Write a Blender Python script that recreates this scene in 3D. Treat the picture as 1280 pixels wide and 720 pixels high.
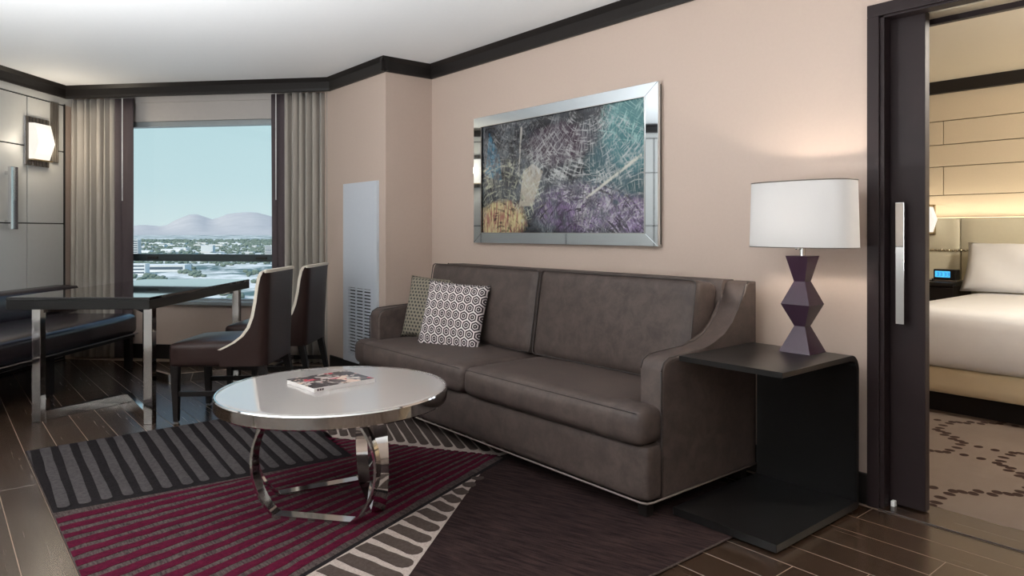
import bpy, bmesh, math, random
from mathutils import Vector, Matrix
random.seed(7)
for o in list(bpy.data.objects): bpy.data.objects.remove(o)
SC = bpy.context.scene
COL = SC.collection
# ---------------------------------------------------------------- camera
A = math.radians(39.7); FPX = 880.0; CH = 1.15; HY = 289.0
cam_d = bpy.data.cameras.new('camera'); cam = bpy.data.objects.new('camera', cam_d); COL.objects.link(cam)
cam.location = (0, 0, CH); cam.rotation_euler = (math.pi/2, 0, -A)
cam_d.sensor_width = 36; cam_d.lens = FPX/1280*36; cam_d.shift_y = -(360-HY)/1280
cam_d.clip_start = .05; cam_d.clip_end = 60000
SC.camera = cam
# ---------------------------------------------------------------- world, sun, exposure
SC.view_settings.view_transform = 'Standard'; SC.view_settings.look = 'None'
SC.view_settings.gamma = 1; SC.view_settings.use_curve_mapping = False
SC.view_settings.exposure = 0.0
w = bpy.data.worlds.new('sky'); SC.world = w; w.use_nodes = True
nt = w.node_tree; nt.nodes.clear()
wo = nt.nodes.new('ShaderNodeOutputWorld'); bg = nt.nodes.new('ShaderNodeBackground')
tc = nt.nodes.new('ShaderNodeTexCoord'); sx = nt.nodes.new('ShaderNodeSeparateXYZ')
cr = nt.nodes.new('ShaderNodeValToRGB')
nt.links.new(tc.outputs['Generated'], sx.inputs[0]); nt.links.new(sx.outputs['Z'], cr.inputs[0])
e = cr.color_ramp.elements
e[0].position = 0.0; e[0].color = (.63, .76, .79, 1)
e[1].position = 1.0; e[1].color = (.10, .30, .66, 1)
for p, c in ((.06, (.53, .71, .755, 1)), (.15, (.485, .685, .735, 1)), (.35, (.22, .48, .78, 1))):
    n = e.new(p); n.color = c
nt.links.new(cr.outputs[0], bg.inputs[0]); bg.inputs[1].default_value = 1.12
nt.links.new(bg.outputs[0], wo.inputs[0])
sun_d = bpy.data.lights.new('sun', 'SUN'); sun_d.energy = 4.2; sun_d.angle = .01; sun_d.color = (1, .95, .88)
sun = bpy.data.objects.new('sun', sun_d); COL.objects.link(sun); sun.rotation_euler = (math.radians(48), 0, math.radians(-75))
# lamp powers (watts)
UP_K = 1.02; LAMP_W = 22; SCONCE_W = 7; BED_W = 185; COVE_W = 8.5

# ---------------------------------------------------------------- camera-frame helpers (turn photo pixels into points on known planes)
def W(r, d, z=0): return Vector((d*math.sin(A)+r*math.cos(A), d*math.cos(A)-r*math.sin(A), z))
def ray(px, py): return W((px-640)/FPX, 1, (HY-py)/FPX)
def floor_pt(px, py, z=0):
    d = ray(px, py); t = (z-CH)/d.z; return Vector((d.x*t, d.y*t, z))

# ---------------------------------------------------------------- materials
class NG:
    def __init__(s, name):
        s.mat = bpy.data.materials.new(name); s.mat.use_nodes = True
        s.nt = s.mat.node_tree; s.nt.nodes.clear()
        s.out = s.nt.nodes.new('ShaderNodeOutputMaterial')
        s.b = s.nt.nodes.new('ShaderNodeBsdfPrincipled'); s.nt.links.new(s.b.outputs[0], s.out.inputs[0])
        s._tc = None
    def put(s, sock, v):
        if isinstance(v, bpy.types.NodeSocket): s.nt.links.new(v, sock)
        elif isinstance(v, (tuple, list)):
            sock.default_value = tuple(v)+(1,) if len(v) == 3 and sock.type == 'RGBA' else v
        else: sock.default_value = v
    def N(s, t): return s.nt.nodes.new(t)
    def obj(s):
        if not s._tc: s._tc = s.N('ShaderNodeTexCoord')
        return s._tc.outputs['Object']
    def xyz(s, v=None):
        n = s.N('ShaderNodeSeparateXYZ'); s.put(n.inputs[0], v or s.obj()); return n.outputs
    def vec(s, x, y, z):
        n = s.N('ShaderNodeCombineXYZ')
        for i, v in enumerate((x, y, z)): s.put(n.inputs[i], v)
        return n.outputs[0]
    def m(s, op, a, b=0, c=0, clamp=False):
        n = s.N('ShaderNodeMath'); n.operation = op; n.use_clamp = clamp
        s.put(n.inputs[0], a); s.put(n.inputs[1], b); s.put(n.inputs[2], c); return n.outputs[0]
    def mapping(s, scale=(1, 1, 1), loc=(0, 0, 0), rot=(0, 0, 0), v=None):
        n = s.N('ShaderNodeMapping'); s.put(n.inputs[0], v or s.obj())
        n.inputs['Scale'].default_value = scale; n.inputs['Location'].default_value = loc; n.inputs['Rotation'].default_value = rot
        return n.outputs[0]
    def noise(s, scale, detail=4, rough=.55, v=None, dist=0):
        n = s.N('ShaderNodeTexNoise'); s.put(n.inputs['Vector'], v or s.obj())
        n.inputs['Scale'].default_value = scale; n.inputs['Detail'].default_value = detail
        n.inputs['Roughness'].default_value = rough; n.inputs['Distortion'].default_value = dist
        return n.outputs['Fac']
    def mix(s, f, a, b):
        n = s.N('ShaderNodeMix'); n.data_type = 'RGBA'; s.put(n.inputs[0], f); s.put(n.inputs[6], a); s.put(n.inputs[7], b); return n.outputs[2]
    def step(s, v, lo, hi):
        n = s.N('ShaderNodeMapRange'); n.interpolation_type = 'SMOOTHSTEP'; s.put(n.inputs[0], v)
        s.put(n.inputs[1], lo); s.put(n.inputs[2], hi); return n.outputs[0]
    def bump(s, h, strength=.2, dist=.01):
        n = s.N('ShaderNodeBump'); s.put(n.inputs['Height'], h); n.inputs['Strength'].default_value = strength
        n.inputs['Distance'].default_value = dist; s.nt.links.new(n.outputs[0], s.b.inputs['Normal'])
    def set(s, **k):
        for n, v in k.items(): s.put(s.b.inputs[n.replace('_', ' ')], v)
        return s

def simple(name, c, rough=.5, metal=0, var=.12, scale=30, bump=0, **k):
    g = NG(name); n = g.noise(scale)
    lo = tuple(x*(1-var) for x in c); hi = tuple(min(1, x*(1+var)) for x in c)
    g.set(Base_Color=g.mix(n, lo, hi) if var else c, Roughness=rough, Metallic=metal)
    if bump: g.bump(n, bump, .004)
    for a, b in k.items(): g.set(**{a: b})
    return g.mat

M = {}
M['wall'] = simple('wall_plaster', (.465, .365, .305), .55, var=.03, scale=60, bump=.05)
M['ceiling'] = simple('ceiling_paint', (.88, .88, .875), .7, var=.02, scale=40, bump=.04)
M['crown'] = simple('dark_stained_trim', (.013, .0105, .0095), .45, var=.2, scale=14, Specular_IOR_Level=.3)
M['casing'] = simple('door_stain', (.019, .0118, .0125), .45, var=.15, scale=9, Specular_IOR_Level=.2)
M['panel'] = simple('panel_laminate', (.49, .485, .465), .45, var=.03, scale=20)
M['bronze'] = simple('ribbed_bronze', (.16, .14, .12), .35, .8)
M['blackgap'] = simple('dark_backing', (.012, .011, .010), .6)
M['chrome'] = simple('chrome', (.70, .69, .68), .07, 1, var=0)
M['mirror'] = simple('mirror_silver', (.80, .86, .90), .03, 1, var=0)
M['steel'] = simple('brushed_steel', (.55, .55, .56), .25, 1, var=.05, scale=90)
M['black'] = simple('black_lacquer', (.007, .0065, .0065), .3, var=.1)
M['blackgloss'] = simple('black_glossy_top', (.010, .010, .011), .04, var=0, Coat_Weight=.6, Coat_Roughness=.03)
M['ebony'] = simple('ebony_wood', (.010, .008, .0075), .4, var=.2, Specular_IOR_Level=.2)
M['whiteglass'] = simple('white_glass', (.33, .305, .29), .05, var=0, Coat_Weight=.5, Coat_Roughness=.02)
M['leather'] = simple('brown_leather', (.024, .013, .0115), .32, var=.18, scale=160, bump=.12, Specular_IOR_Level=.22)
M['cream'] = simple('cream_leather', (.60, .54, .45), .45, var=.06, scale=120)
M['bench'] = simple('bench_leather', (.024, .017, .021), .27, var=.15, scale=150, bump=.1)
M['vent'] = simple('painted_vent', (.52, .55, .60), .4, var=.02)
M['plum'] = simple('plum_lacquer', (.042, .021, .036), .22, var=.05, Specular_IOR_Level=.25)
M['white'] = simple('white_paint', (.75, .75, .73), .4, var=.02)
M['linen'] = simple('bed_linen', (.77, .77, .78), .85, var=.04, scale=14, bump=.25)
M['headboard'] = simple('headboard_vinyl', (.68, .635, .48), .42, var=.04, scale=40)
M['bedbase'] = simple('bed_base_vinyl', (.56, .47, .32), .5, var=.03)
M['beigepanel'] = simple('fabric_panel', (.56, .47, .34), .7, var=.04, scale=80, bump=.05)
M['bedceil'] = simple('bedroom_ceiling', (.62, .57, .47), .75, var=.02)
M['brass'] = simple('antique_brass', (.45, .36, .22), .3, 1)
M['nail'] = simple('polished_nail', (.80, .74, .60), .18, 1, var=0)
M['winframe'] = simple('window_aluminium', (.30, .33, .34), .4, .3, var=.05)
M['mullion'] = simple('window_rail', (.045, .06, .065), .4, .2, var=.1)
M['shadebox'] = simple('window_header', (.40, .37, .345), .7, var=.04)
M['lining'] = simple('blackout_lining', (.060, .044, .048), .8, var=.12, scale=60)

# taupe drape: fine vertical weave
g = NG('taupe_drape'); n = g.noise(1, 3, .5, g.mapping((160, 160, 6)))
g.set(Base_Color=g.mix(n, (.30, .27, .235), (.345, .31, .27)), Roughness=.75, Sheen_Weight=.2); M['drape'] = g.mat
# floor plank
g = NG('dark_oak_plank'); oi = g.N('ShaderNodeObjectInfo')
gr = g.noise(1, 5, .6, g.mapping((70, 1.6, 4)), .25)
c = g.mix(g.step(gr, .25, .8), (.026, .0140, .0085), (.050, .029, .018))
c2 = g.mix(g.m('MULTIPLY', oi.outputs['Random'], .6), c, (.026, .0145, .0088))
g.set(Base_Color=c2, Roughness=g.m('MULTIPLY_ADD', gr, .08, .22)); g.set(Specular_IOR_Level=.85); g.bump(gr, .03, .002); M['plank'] = g.mat
M['seam'] = simple('plank_seam', (.20, .145, .105), .5, var=.1)
# sofa suede
g = NG('sofa_suede'); n1 = g.noise(11, 10, .74, dist=.3); n2 = g.noise(220, 3)
c = g.mix(g.step(n1, .30, .74), (.044, .031, .0275), (.088, .065, .056))
g.set(Base_Color=c, Roughness=g.m('MULTIPLY_ADD', n1, .3, .42), Specular_IOR_Level=.35)
g.bump(g.m('ADD', n2, g.m('MULTIPLY', n1, .8)), .12, .003); M['sofa'] = g.mat
M['welt'] = simple('sofa_dark_piping', (.032, .023, .021), .5, var=.1)
M['paleweld'] = simple('sofa_pale_piping', (.17, .135, .12), .6, var=.1)
# rug yarns
def yarn(name, c1, c2, sc=(60, 60, 60), rough=.95):
    g = NG(name); n = g.noise(1, 4, .7, g.mapping(sc)); f = g.noise(420, 2, .6)
    k = g.m('ADD', g.m('MULTIPLY', n, .6), g.m('MULTIPLY', f, .4))
    g.set(Base_Color=g.mix(g.step(k, .36, .64), c1, c2), Roughness=rough, Specular_IOR_Level=.1); g.bump(f, .5, .004); return g.mat
M['rug_black'] = yarn('rug_black_yarn', (.0055, .0045, .005), (.013, .010, .011))
M['rug_grey'] = yarn('rug_grey_yarn', (.034, .030, .031), (.066, .058, .058))
M['rug_red'] = yarn('rug_red_yarn', (.040, .0015, .010), (.075, .0035, .018))
M['rug_fleck'] = yarn('rug_fleck_yarn', (.020, .012, .013), (.085, .068, .060), (130, 26, 130))
M['rug_cream'] = yarn('rug_cream_yarn', (.24, .195, .175), (.36, .30, .27), (150, 150, 150))
M['rug_taupe'] = yarn('rug_taupe_yarn', (.042, .030, .026), (.064, .048, .041))
g = NG('rug_maroon_yarn')
n = g.noise(1, 5, .65, g.mapping((75, 7, 1), v=g.mapping(rot=(0, 0, -.314)))); f = g.noise(380, 2)
g.set(Base_Color=g.mix(g.step(g.m('ADD', g.m('MULTIPLY', n, .75), g.m('MULTIPLY', f, .25)), .36, .66), (.009, .0045, .0055), (.036, .021, .019)), Roughness=.95, Specular_IOR_Level=.1)
g.bump(f, .5, .004); M['rug_maroon'] = g.mat
# honeycomb pillow
def hexmat(name, cell, dark, light, rings, xs=1.0):
    g = NG(name); o = g.xyz(); px = g.m('DIVIDE', o[0], cell*xs); py = g.m('DIVIDE', o[2], cell)
    S3 = math.sqrt(3)
    # pointy hexagons stacked on end
    def cellc(ox, oy):
        ax = g.m('SUBTRACT', g.m('FLOORED_MODULO', g.m('ADD', px, ox), 1), .5)
        ay = g.m('SUBTRACT', g.m('FLOORED_MODULO', g.m('ADD', py, oy), S3), S3/2)
        hd = g.m('MAXIMUM', g.m('ABSOLUTE', ax), g.m('ADD', g.m('MULTIPLY', g.m('ABSOLUTE', ax), .5), g.m('MULTIPLY', g.m('ABSOLUTE', ay), S3/2)))
        return hd
    d = g.m('MINIMUM', cellc(0, 0), cellc(.5, S3/2))
    f = None
    for lo, hi in rings:
        k = g.m('MULTIPLY', g.step(d, lo-.02, lo+.02), g.m('SUBTRACT', 1, g.step(d, hi-.02, hi+.02)))
        f = k if f is None else g.m('ADD', f, k, clamp=True)
    g.set(Base_Color=g.mix(f, light, dark), Roughness=.85); g.bump(g.noise(300, 2), .2, .002); return g.mat
M['hexpillow'] = hexmat('honeycomb_fabric', .060, (.020, .010, .014), (.62, .56, .55), ((.29, .43), (.06, .21)), .86)
M['dotpillow'] = hexmat('small_lattice_fabric', .026, (.035, .031, .027), (.19, .165, .125), ((-.1, .27),))
# bedroom carpet: rings of dark dashes
g = NG('ring_carpet'); o = g.xyz(); S = .84
f = None
for ox, oy in ((0, 0), (.5, .5)):
    cx = g.m('SUBTRACT', g.m('FLOORED_MODULO', g.m('ADD', g.m('DIVIDE', o[0], S), ox), 1), .5)
    cy = g.m('SUBTRACT', g.m('FLOORED_MODULO', g.m('ADD', g.m('DIVIDE', o[1], S), oy), 1), .5)
    r = g.m('SQRT', g.m('ADD', g.m('POWER', cx, 2), g.m('POWER', cy, 2)))
    th = g.m('ARCTAN2', cy, cx)
    dash = g.m('ABSOLUTE', g.m('SUBTRACT', g.m('FRACT', g.m('MULTIPLY', th, 26/(2*math.pi))), .5))
    e2 = g.m('ADD', g.m('POWER', g.m('DIVIDE', g.m('SUBTRACT', r, .375), .030), 2), g.m('POWER', g.m('DIVIDE', dash, .27), 2))
    k = g.m('SUBTRACT', 1, g.step(e2, .8, 1.25))
    f = k if f is None else g.m('MAXIMUM', f, k)
n = g.noise(3, 4, .6); f2 = g.noise(300, 2)
base = g.mix(n, (.105, .080, .068), (.15, .12, .10))
g.set(Base_Color=g.mix(f, base, (.028, .015, .012)), Roughness=.95, Specular_IOR_Level=.1); g.bump(f2, .4, .004); M['carpet'] = g.mat
# abstract painting
g = NG('abstract_print'); o = g.xyz(); X, Z = o[0], o[2]
n1 = g.noise(3.2, 6, .65, dist=1.2); n2 = g.noise(14, 5, .7); n3 = g.noise(1, 4, .6, g.mapping((70, 1, 9)))
c = g.mix(g.step(n1, .35, .7), (.018, .018, .022), (.085, .095, .11))
def blob(cx, cz, rx, rz, lo=1.25, hi=.45, wob=1.1):
    q = g.m('ADD', g.m('POWER', g.m('DIVIDE', g.m('SUBTRACT', X, cx), rx), 2), g.m('POWER', g.m('DIVIDE', g.m('SUBTRACT', Z, cz), rz), 2))
    q = g.m('ADD', q, g.m('MULTIPLY', g.m('SUBTRACT', n2, .5), wob))
    return g.m('SUBTRACT', 1, g.step(q, hi, lo))
c = g.mix(g.m('MULTIPLY', blob(.66, .22, .26, .26), .7), c, (.07, .21, .22))
c = g.mix(g.m('MULTIPLY', blob(.55, .0, .30, .20), .5), c, (.03, .11, .13))
c = g.mix(g.m('MULTIPLY', blob(.02, .18, .30, .14), .35), c, (.10, .05, .08))
def shard(pts, col, k=1.0):
    f = None
    for i in range(len(pts)):
        (x0, z0), (x1, z1) = pts[i], pts[(i+1) % len(pts)]
        # inside is left of each edge
        v = g.m('ADD', g.m('MULTIPLY', g.m('SUBTRACT', Z, z0), (x1-x0)), g.m('MULTIPLY', g.m('SUBTRACT', X, x0), -(z1-z0)))
        L = math.hypot(x1-x0, z1-z0); t = g.step(v, -.004*L, .008*L)
        f = t if f is None else g.m('MULTIPLY', f, t)
    return g.m('MULTIPLY', f, k), col
def arcs(cx, cz, r0, r1, a0, a1, K, Mm, wob=.03, rt=.25, tt=.1):
    x = g.m('SUBTRACT', X, cx); z = g.m('SUBTRACT', Z, cz)
    r = g.m('ADD', g.m('SQRT', g.m('ADD', g.m('POWER', x, 2), g.m('POWER', z, 2))), g.m('MULTIPLY', g.m('SUBTRACT', n1, .5), wob))
    th = g.m('ARCTAN2', z, x)
    l1 = g.step(g.noise(1, 2, .5, g.vec(g.m('MULTIPLY', r, K*.42), g.m('MULTIPLY', th, 3.2), K)), .52, .60)
    l2 = g.step(g.noise(1, 2, .5, g.vec(g.m('MULTIPLY', th, Mm*.36), g.m('MULTIPLY', r, 7), Mm)), .53, .61)
    k = g.m('MAXIMUM', l1, g.m('MULTIPLY', l2, .8))
    msk = g.m('MULTIPLY', g.m('MULTIPLY', g.step(r, r0, r0+.03), g.m('SUBTRACT', 1, g.step(r, r1-.06, r1))),
              g.m('MULTIPLY', g.step(th, a0, a0+.12), g.m('SUBTRACT', 1, g.step(th, a1-.12, a1))))
    return g.m('MULTIPLY', g.m('MULTIPLY', k, msk), g.step(n2, .34, .60))
f, col = shard([(-.71, .02), (-.52, -.02), (-.54, .16), (-.66, .33)], (.02, .13, .22), .85); c = g.mix(g.m('MULTIPLY', f, g.step(n2, .36, .55)), c, col)
pur = g.m('MAXIMUM', blob(.22, -.22, .42, .16), blob(.62, -.27, .22, .12))
c = g.mix(g.m('MULTIPLY', pur, g.m('MULTIPLY_ADD', g.step(n2, .36, .60), .65, .12)), c, g.mix(n2, (.04, .02, .07), (.30, .20, .37)))
c = g.mix(g.m('MULTIPLY', blob(-.52, -.29, .26, .14), .9), c, g.mix(g.step(n3, .4, .6), (.30, .13, .10), (.55, .47, .24)))
f, col = shard([(-.34, -.2), (-.20, -.2), (-.10, .02), (-.20, .08), (-.3, .03)], (.42, .37, .30), .75)
c = g.mix(g.m('MULTIPLY', f, g.step(n1, .38, .56)), c, col)
hatch = g.step(g.noise(1, 3, .6, g.mapping((120, 1, 26), rot=(0, .5, 0))), .50, .62)
c = g.mix(g.m('MULTIPLY', hatch, g.m('MULTIPLY', g.step(n1, .40, .62), .28)), c, (.42, .44, .43))
for cx, cz, r0, r1, a0, a1, K, Mm, op, col in (
        (-.52, -.34, .17, .50, .1, 2.9, 150, 62, .60, (.46, .47, .36)), (-.02, -.42, .24, .62, .35, 2.3, 165, 88, .55, (.46, .48, .46)),
        (.30, .46, .12, .66, -2.7, -.5, 185, 78, .55, (.52, .52, .52)), (.95, .10, .12, .62, 1.7, 3.1, 150, 110, .50, (.36, .56, .52)),
        (.55, -.58, .12, .42, .3, 2.8, 170, 84, .50, (.50, .44, .60)), (-.36, .50, .10, .50, -2.6, -.3, 170, 90, .35, (.40, .40, .40)), (.72, -.5, .2, .62, 1.5, 3.0, 190, 120, .45, (.50, .50, .48))):
    c = g.mix(g.m('MULTIPLY', arcs(cx, cz, r0, r1, a0, a1, K, Mm, .05), op), c, col)
for cx, cz, r0, r1, a0, a1, K, Mm, op in ((.25, -.62, .15, .62, .4, 2.7, 140, 95, .85), (-.55, -.52, .08, .42, .3, 2.8, 120, 80, .8), (.9, .45, .1, .7, 2.4, 3.14, 160, 120, .7), (-.6, .4, .05, .5, -3.1, -.1, 130, 90, .7)):
    c = g.mix(g.m('MULTIPLY', arcs(cx, cz, r0, r1, a0, a1, K, Mm, .05), op), c, (.012, .012, .015))
f, col = shard([(.27, -.16), (.29, -.17), (.71, .05), (.71, .075)], (.50, .48, .42), .9); c = g.mix(g.m('MULTIPLY', f, g.step(n2, .34, .52)), c, col)
f, col = shard([(-.35, .0), (-.335, 0), (-.30, .33), (-.325, .33)], (.42, .40, .37), .7); c = g.mix(g.m('MULTIPLY', f, g.step(n2, .36, .56)), c, col)
g.set(Base_Color=c, Roughness=.12, Coat_Weight=.35, Coat_Roughness=.03); M['art'] = g.mat
# magazine cover
g = NG('magazine_cover'); n = g.noise(16, 4, .6, dist=.6); v = g.xyz()
c = g.mix(g.step(n, .42, .5), (.40, .35, .32), (.035, .03, .035))
c = g.mix(g.step(g.noise(13, 3, .5, g.mapping(loc=(3, 5, 1))), .56, .60), c, (.36, .06, .08))
c = g.mix(g.step(g.noise(11, 3, .5, g.mapping(loc=(8, 1, 1))), .60, .63), c, (.55, .40, .32))
g.set(Base_Color=c, Roughness=.25); M['cover'] = g.mat
M['paper'] = simple('paper_pages', (.62, .58, .56), .7, var=.05, scale=200)
M['ink'] = simple('spine_ink', (.05, .02, .025), .5)
# emitters
def emit(name, c, s):
    g = NG(name); g.set(Base_Color=c, Emission_Color=c, Emission_Strength=s, Roughness=.4); return g.mat
M['bulb'] = emit('lit_bulb', (1, .90, .76), 18)
M['sconceglass'] = emit('lit_sconce_glass', (1, .94, .84), .93)
M['sconceglass'].node_tree.nodes['Principled BSDF'].inputs['Base Color'].default_value = (.10, .09, .08, 1)
M['opal'] = emit('lit_opal_disc', (1, .88, .70), 4)
M['led'] = emit('led_strip', (1, .80, .52), 1.0)
M['screen'] = emit('clock_screen', (.06, .42, .80), 1.2)
M['digits'] = simple('clock_digits', (.01, .03, .06), .5)
# translucent shade
g = NG('white_lamp_shade'); g.nt.nodes.remove(g.b)
di = g.N('ShaderNodeBsdfDiffuse'); tr = g.N('ShaderNodeBsdfTranslucent'); mx = g.N('ShaderNodeMixShader')
di.inputs[0].default_value = (.86, .85, .84, 1); tr.inputs[0].default_value = (.50, .50, .51, 1); mx.inputs[0].default_value = .5
g.nt.links.new(di.outputs[0], mx.inputs[1]); g.nt.links.new(tr.outputs[0], mx.inputs[2]); g.nt.links.new(mx.outputs[0], g.out.inputs[0]); M['shade'] = g.mat
# window glass
g = NG('window_glass'); g.nt.nodes.remove(g.b)
tb = g.N('ShaderNodeBsdfTransparent'); gl = g.N('ShaderNodeBsdfGlossy'); mx = g.N('ShaderNodeMixShader'); fr = g.N('ShaderNodeFresnel')
tb.inputs[0].default_value = (.955, .965, .96, 1); gl.inputs['Roughness'].default_value = .01; fr.inputs[0].default_value = 1.25
g.nt.links.new(fr.outputs[0], mx.inputs[0]); g.nt.links.new(tb.outputs[0], mx.inputs[1]); g.nt.links.new(gl.outputs[0], mx.inputs[2]); g.nt.links.new(mx.outputs[0], g.out.inputs[0]); M['glass'] = g.mat

# ---------------------------------------------------------------- mesh helpers
def tag(o, label=None, cat=None, group=None, kind=None):
    if label: o['label'] = label
    if cat: o['category'] = cat
    if group: o['group'] = group
    if kind: o['kind'] = kind
    return o
def thing(name, label, cat, loc=(0, 0, 0), rz=0, group=None, kind=None):
    o = bpy.data.objects.new(name, None); COL.objects.link(o); o.location = loc; o.rotation_euler = (0, 0, rz); o.empty_display_size = .1
    return tag(o, label, cat, group, kind)
def link(name, me, mats, parent=None, loc=(0, 0, 0), rot=(0, 0, 0)):
    for m in (mats if isinstance(mats, (list, tuple)) else [mats]): 
        if me.materials.find(M[m].name) < 0: me.materials.append(M[m])
    o = bpy.data.objects.new(name, me); COL.objects.link(o); o.parent = parent; o.location = loc; o.rotation_euler = rot
    return o
class B:
    """bmesh collector"""
    def __init__(s): s.bm = bmesh.new()
    def box(s, x0, x1, y0, y1, z0, z1, bev=0, seg=2):
        g = bmesh.ops.create_cube(s.bm, size=1); vs = g['verts']
        for v in vs: v.co = Vector((x0+(v.co.x+.5)*(x1-x0), y0+(v.co.y+.5)*(y1-y0), z0+(v.co.z+.5)*(z1-z0)))
        if bev:
            es = list({e for v in vs for e in v.link_edges})
            bmesh.ops.bevel(s.bm, geom=es, offset=bev, segments=seg, profile=.6, affect='EDGES')
        return s
    def prism(s, pts, axis, a, b, bev=0, seg=2):
        """polygon pts (2D) extruded along axis ('x','y','z') from a to b"""
        def p3(u, v, t): return {'x': (t, u, v), 'y': (u, t, v), 'z': (u, v, t)}[axis]
        lo = [s.bm.verts.new(p3(u, v, a)) for u, v in pts]; hi = [s.bm.verts.new(p3(u, v, b)) for u, v in pts]
        n = len(pts); fs = [s.bm.faces.new(lo), s.bm.faces.new(hi)]
        for i in range(n): fs.append(s.bm.faces.new((lo[i], lo[(i+1) % n], hi[(i+1) % n], hi[i])))
        if bev:
            es = [e for f in fs[:2] for e in f.edges]
            bmesh.ops.bevel(s.bm, geom=es, offset=bev, segments=seg, profile=.6, affect='EDGES')
        return s
    def loft(s, rings, caps=True, closed=True):
        R = [[s.bm.verts.new(p) for p in r] for r in rings]; n = len(R[0])
        for a, b in zip(R, R[1:]):
            for i in range(n if closed else n-1): s.bm.faces.new((a[i], a[(i+1) % n], b[(i+1) % n], b[i]))
        if caps: s.bm.faces.new(R[0]); s.bm.faces.new(R[-1])
        return s
    def cyl(s, c, r, z0, z1, n=24, r2=None):
        r2 = r if r2 is None else r2
        return s.loft([[(c[0]+q*math.cos(2*math.pi*i/n), c[1]+q*math.sin(2*math.pi*i/n), z) for i in range(n)] for q, z in ((r, z0), (r2, z1))])
    def tube(s, pts, r, n=6, closed=False):
        pts = [Vector(p) for p in pts]; rings = []; N = len(pts); up = None
        for i, p in enumerate(pts):
            if closed: t = (pts[(i+1) % N]-pts[i-1])
            else: t = pts[min(i+1, N-1)]-pts[max(i-1, 0)]
            t.normalize()
            if up is None:
                up = Vector((0, 0, 1)) if abs(t.z) < .9 else Vector((1, 0, 0))
            a = up-t*up.dot(t); a.normalize(); b = t.cross(a); up = a
            rings.append([p+(a*math.cos(2*math.pi*k/n)+b*math.sin(2*math.pi*k/n))*r for k in range(n)])
        if closed: rings.append(rings[0])
        return s.loft(rings, caps=not closed)
    def soft(s, x0, x1, y0, y1, z0, z1, r=.04, puff=(0, 0, 0), n=9):
        """rounded box with bulging faces"""
        h = Vector((x1-x0, y1-y0, z1-z0))/2; c = Vector((x0+x1, y0+y1, z0+z1))/2
        tmp = bmesh.new(); bmesh.ops.create_cube(tmp, size=2)
        bmesh.ops.subdivide_edges(tmp, edges=tmp.edges[:], cuts=n, use_grid_fill=True)
        mp = {}
        for v in tmp.verts:
            q = Vector([math.sin(max(-1, min(1, t))*math.pi/2) for t in v.co])
            p = Vector([q[i]*h[i] for i in range(3)]); inner = Vector([max(-h[i]+r, min(h[i]-r, p[i])) for i in range(3)])
            d = p-inner
            if d.length > 1e-9: p = inner+d.normalized()*r*min(1, max(abs(d[i]) for i in range(3))/r)
            b = [(1-q[i]**2) for i in range(3)]
            p += Vector((q.x**3*puff[0]*b[1]*b[2], q.y**3*puff[1]*b[0]*b[2], q.z**3*puff[2]*b[0]*b[1]))
            mp[v.index] = s.bm.verts.new(p+c)
        for f in tmp.faces: s.bm.faces.new([mp[v.index] for v in f.verts])
        tmp.free(); return s
    def xf(s, mtx): bmesh.ops.transform(s.bm, matrix=mtx, verts=s.bm.verts[:]); return s
    def mesh(s, name, smooth=False, angle=None):
        bmesh.ops.remove_doubles(s.bm, verts=s.bm.verts[:], dist=1e-6)
        bmesh.ops.recalc_face_normals(s.bm, faces=s.bm.faces[:])
        me = bpy.data.meshes.new(name); s.bm.to_mesh(me); s.bm.free()
        if smooth:
            me.polygons.foreach_set('use_smooth', [True]*len(me.polygons))
            if angle: me.set_sharp_from_angle(angle=math.radians(angle))
        return me
    def build(s, name, mat, parent=None, smooth=False, angle=None, loc=(0, 0, 0), rot=(0, 0, 0)):
        return link(name, s.mesh(name, smooth, angle), mat, parent, loc, rot)
def copy_tree(o, parent=None):
    c = o.copy(); COL.objects.link(c); c.parent = parent
    for ch in o.children: copy_tree(ch, c)
    return c
def struct(o, label, cat): return tag(o, label, cat, kind='structure')
def clip(poly, nx, ny, k):
    """keep nx*x+ny*y <= k"""
    out = []
    for i, p in enumerate(poly):
        q = poly[(i+1) % len(poly)]; a = nx*p[0]+ny*p[1]-k; b = nx*q[0]+ny*q[1]-k
        if a <= 0: out.append(p)
        if a*b < 0: t = a/(a-b); out.append((p[0]+(q[0]-p[0])*t, p[1]+(q[1]-p[1])*t))
    return out
def half(p, q):
    """half-plane left of p->q as clip args"""
    dx, dy = q[0]-p[0], q[1]-p[1]; nx, ny = dy, -dx
    return nx, ny, nx*p[0]+ny*p[1]
def clip_poly(poly, conv):
    for i in range(len(conv)):
        if len(poly) < 3: return []
        poly = clip(poly, *half(conv[i], conv[(i+1) % len(conv)]))
    return poly if len(poly) >= 3 else []

# ---------------------------------------------------------------- room layout
CEIL = 2.45; CRB = 2.343
SX = 3.05                              # sofa wall plane
C1 = Vector((2.64, 5.585)); C2 = Vector((.952, 7.45))       # window-wall ends (face of the crown)
LDIR = (W(-4.08, 4.4)-W(-4.03, 6.34)).to_2d().normalized()  # along the left wall towards the camera
C3 = C2+LDIR*4.2
OX = C3.x                              # wall opposite the sofa
YB = -2.6
R2 = (C1-C2).normalized(); WROT = math.atan2(R2.y, R2.x)       # window wall: local x right, y outwards
LROT = math.atan2(-LDIR.y, -LDIR.x)                            # left wall: local x towards the corner, y outwards
WL = (C1-C2).length
NW = Vector((-R2.y, R2.x)); 
def winwall(px, off=0.0):
    """s along window wall (at outward offset off) seen at pixel column px"""
    d = ray(px, HY).to_2d(); o = C2+NW*off
    # o + R2*s = d*t
    det = R2.x*(-d.y)-R2.y*(-d.x)
    s = ((-o.x)*(-d.y)-(-o.y)*(-d.x))/det
    p = o+R2*s; return s, p.x*math.sin(A)+p.y*math.cos(A)

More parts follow.
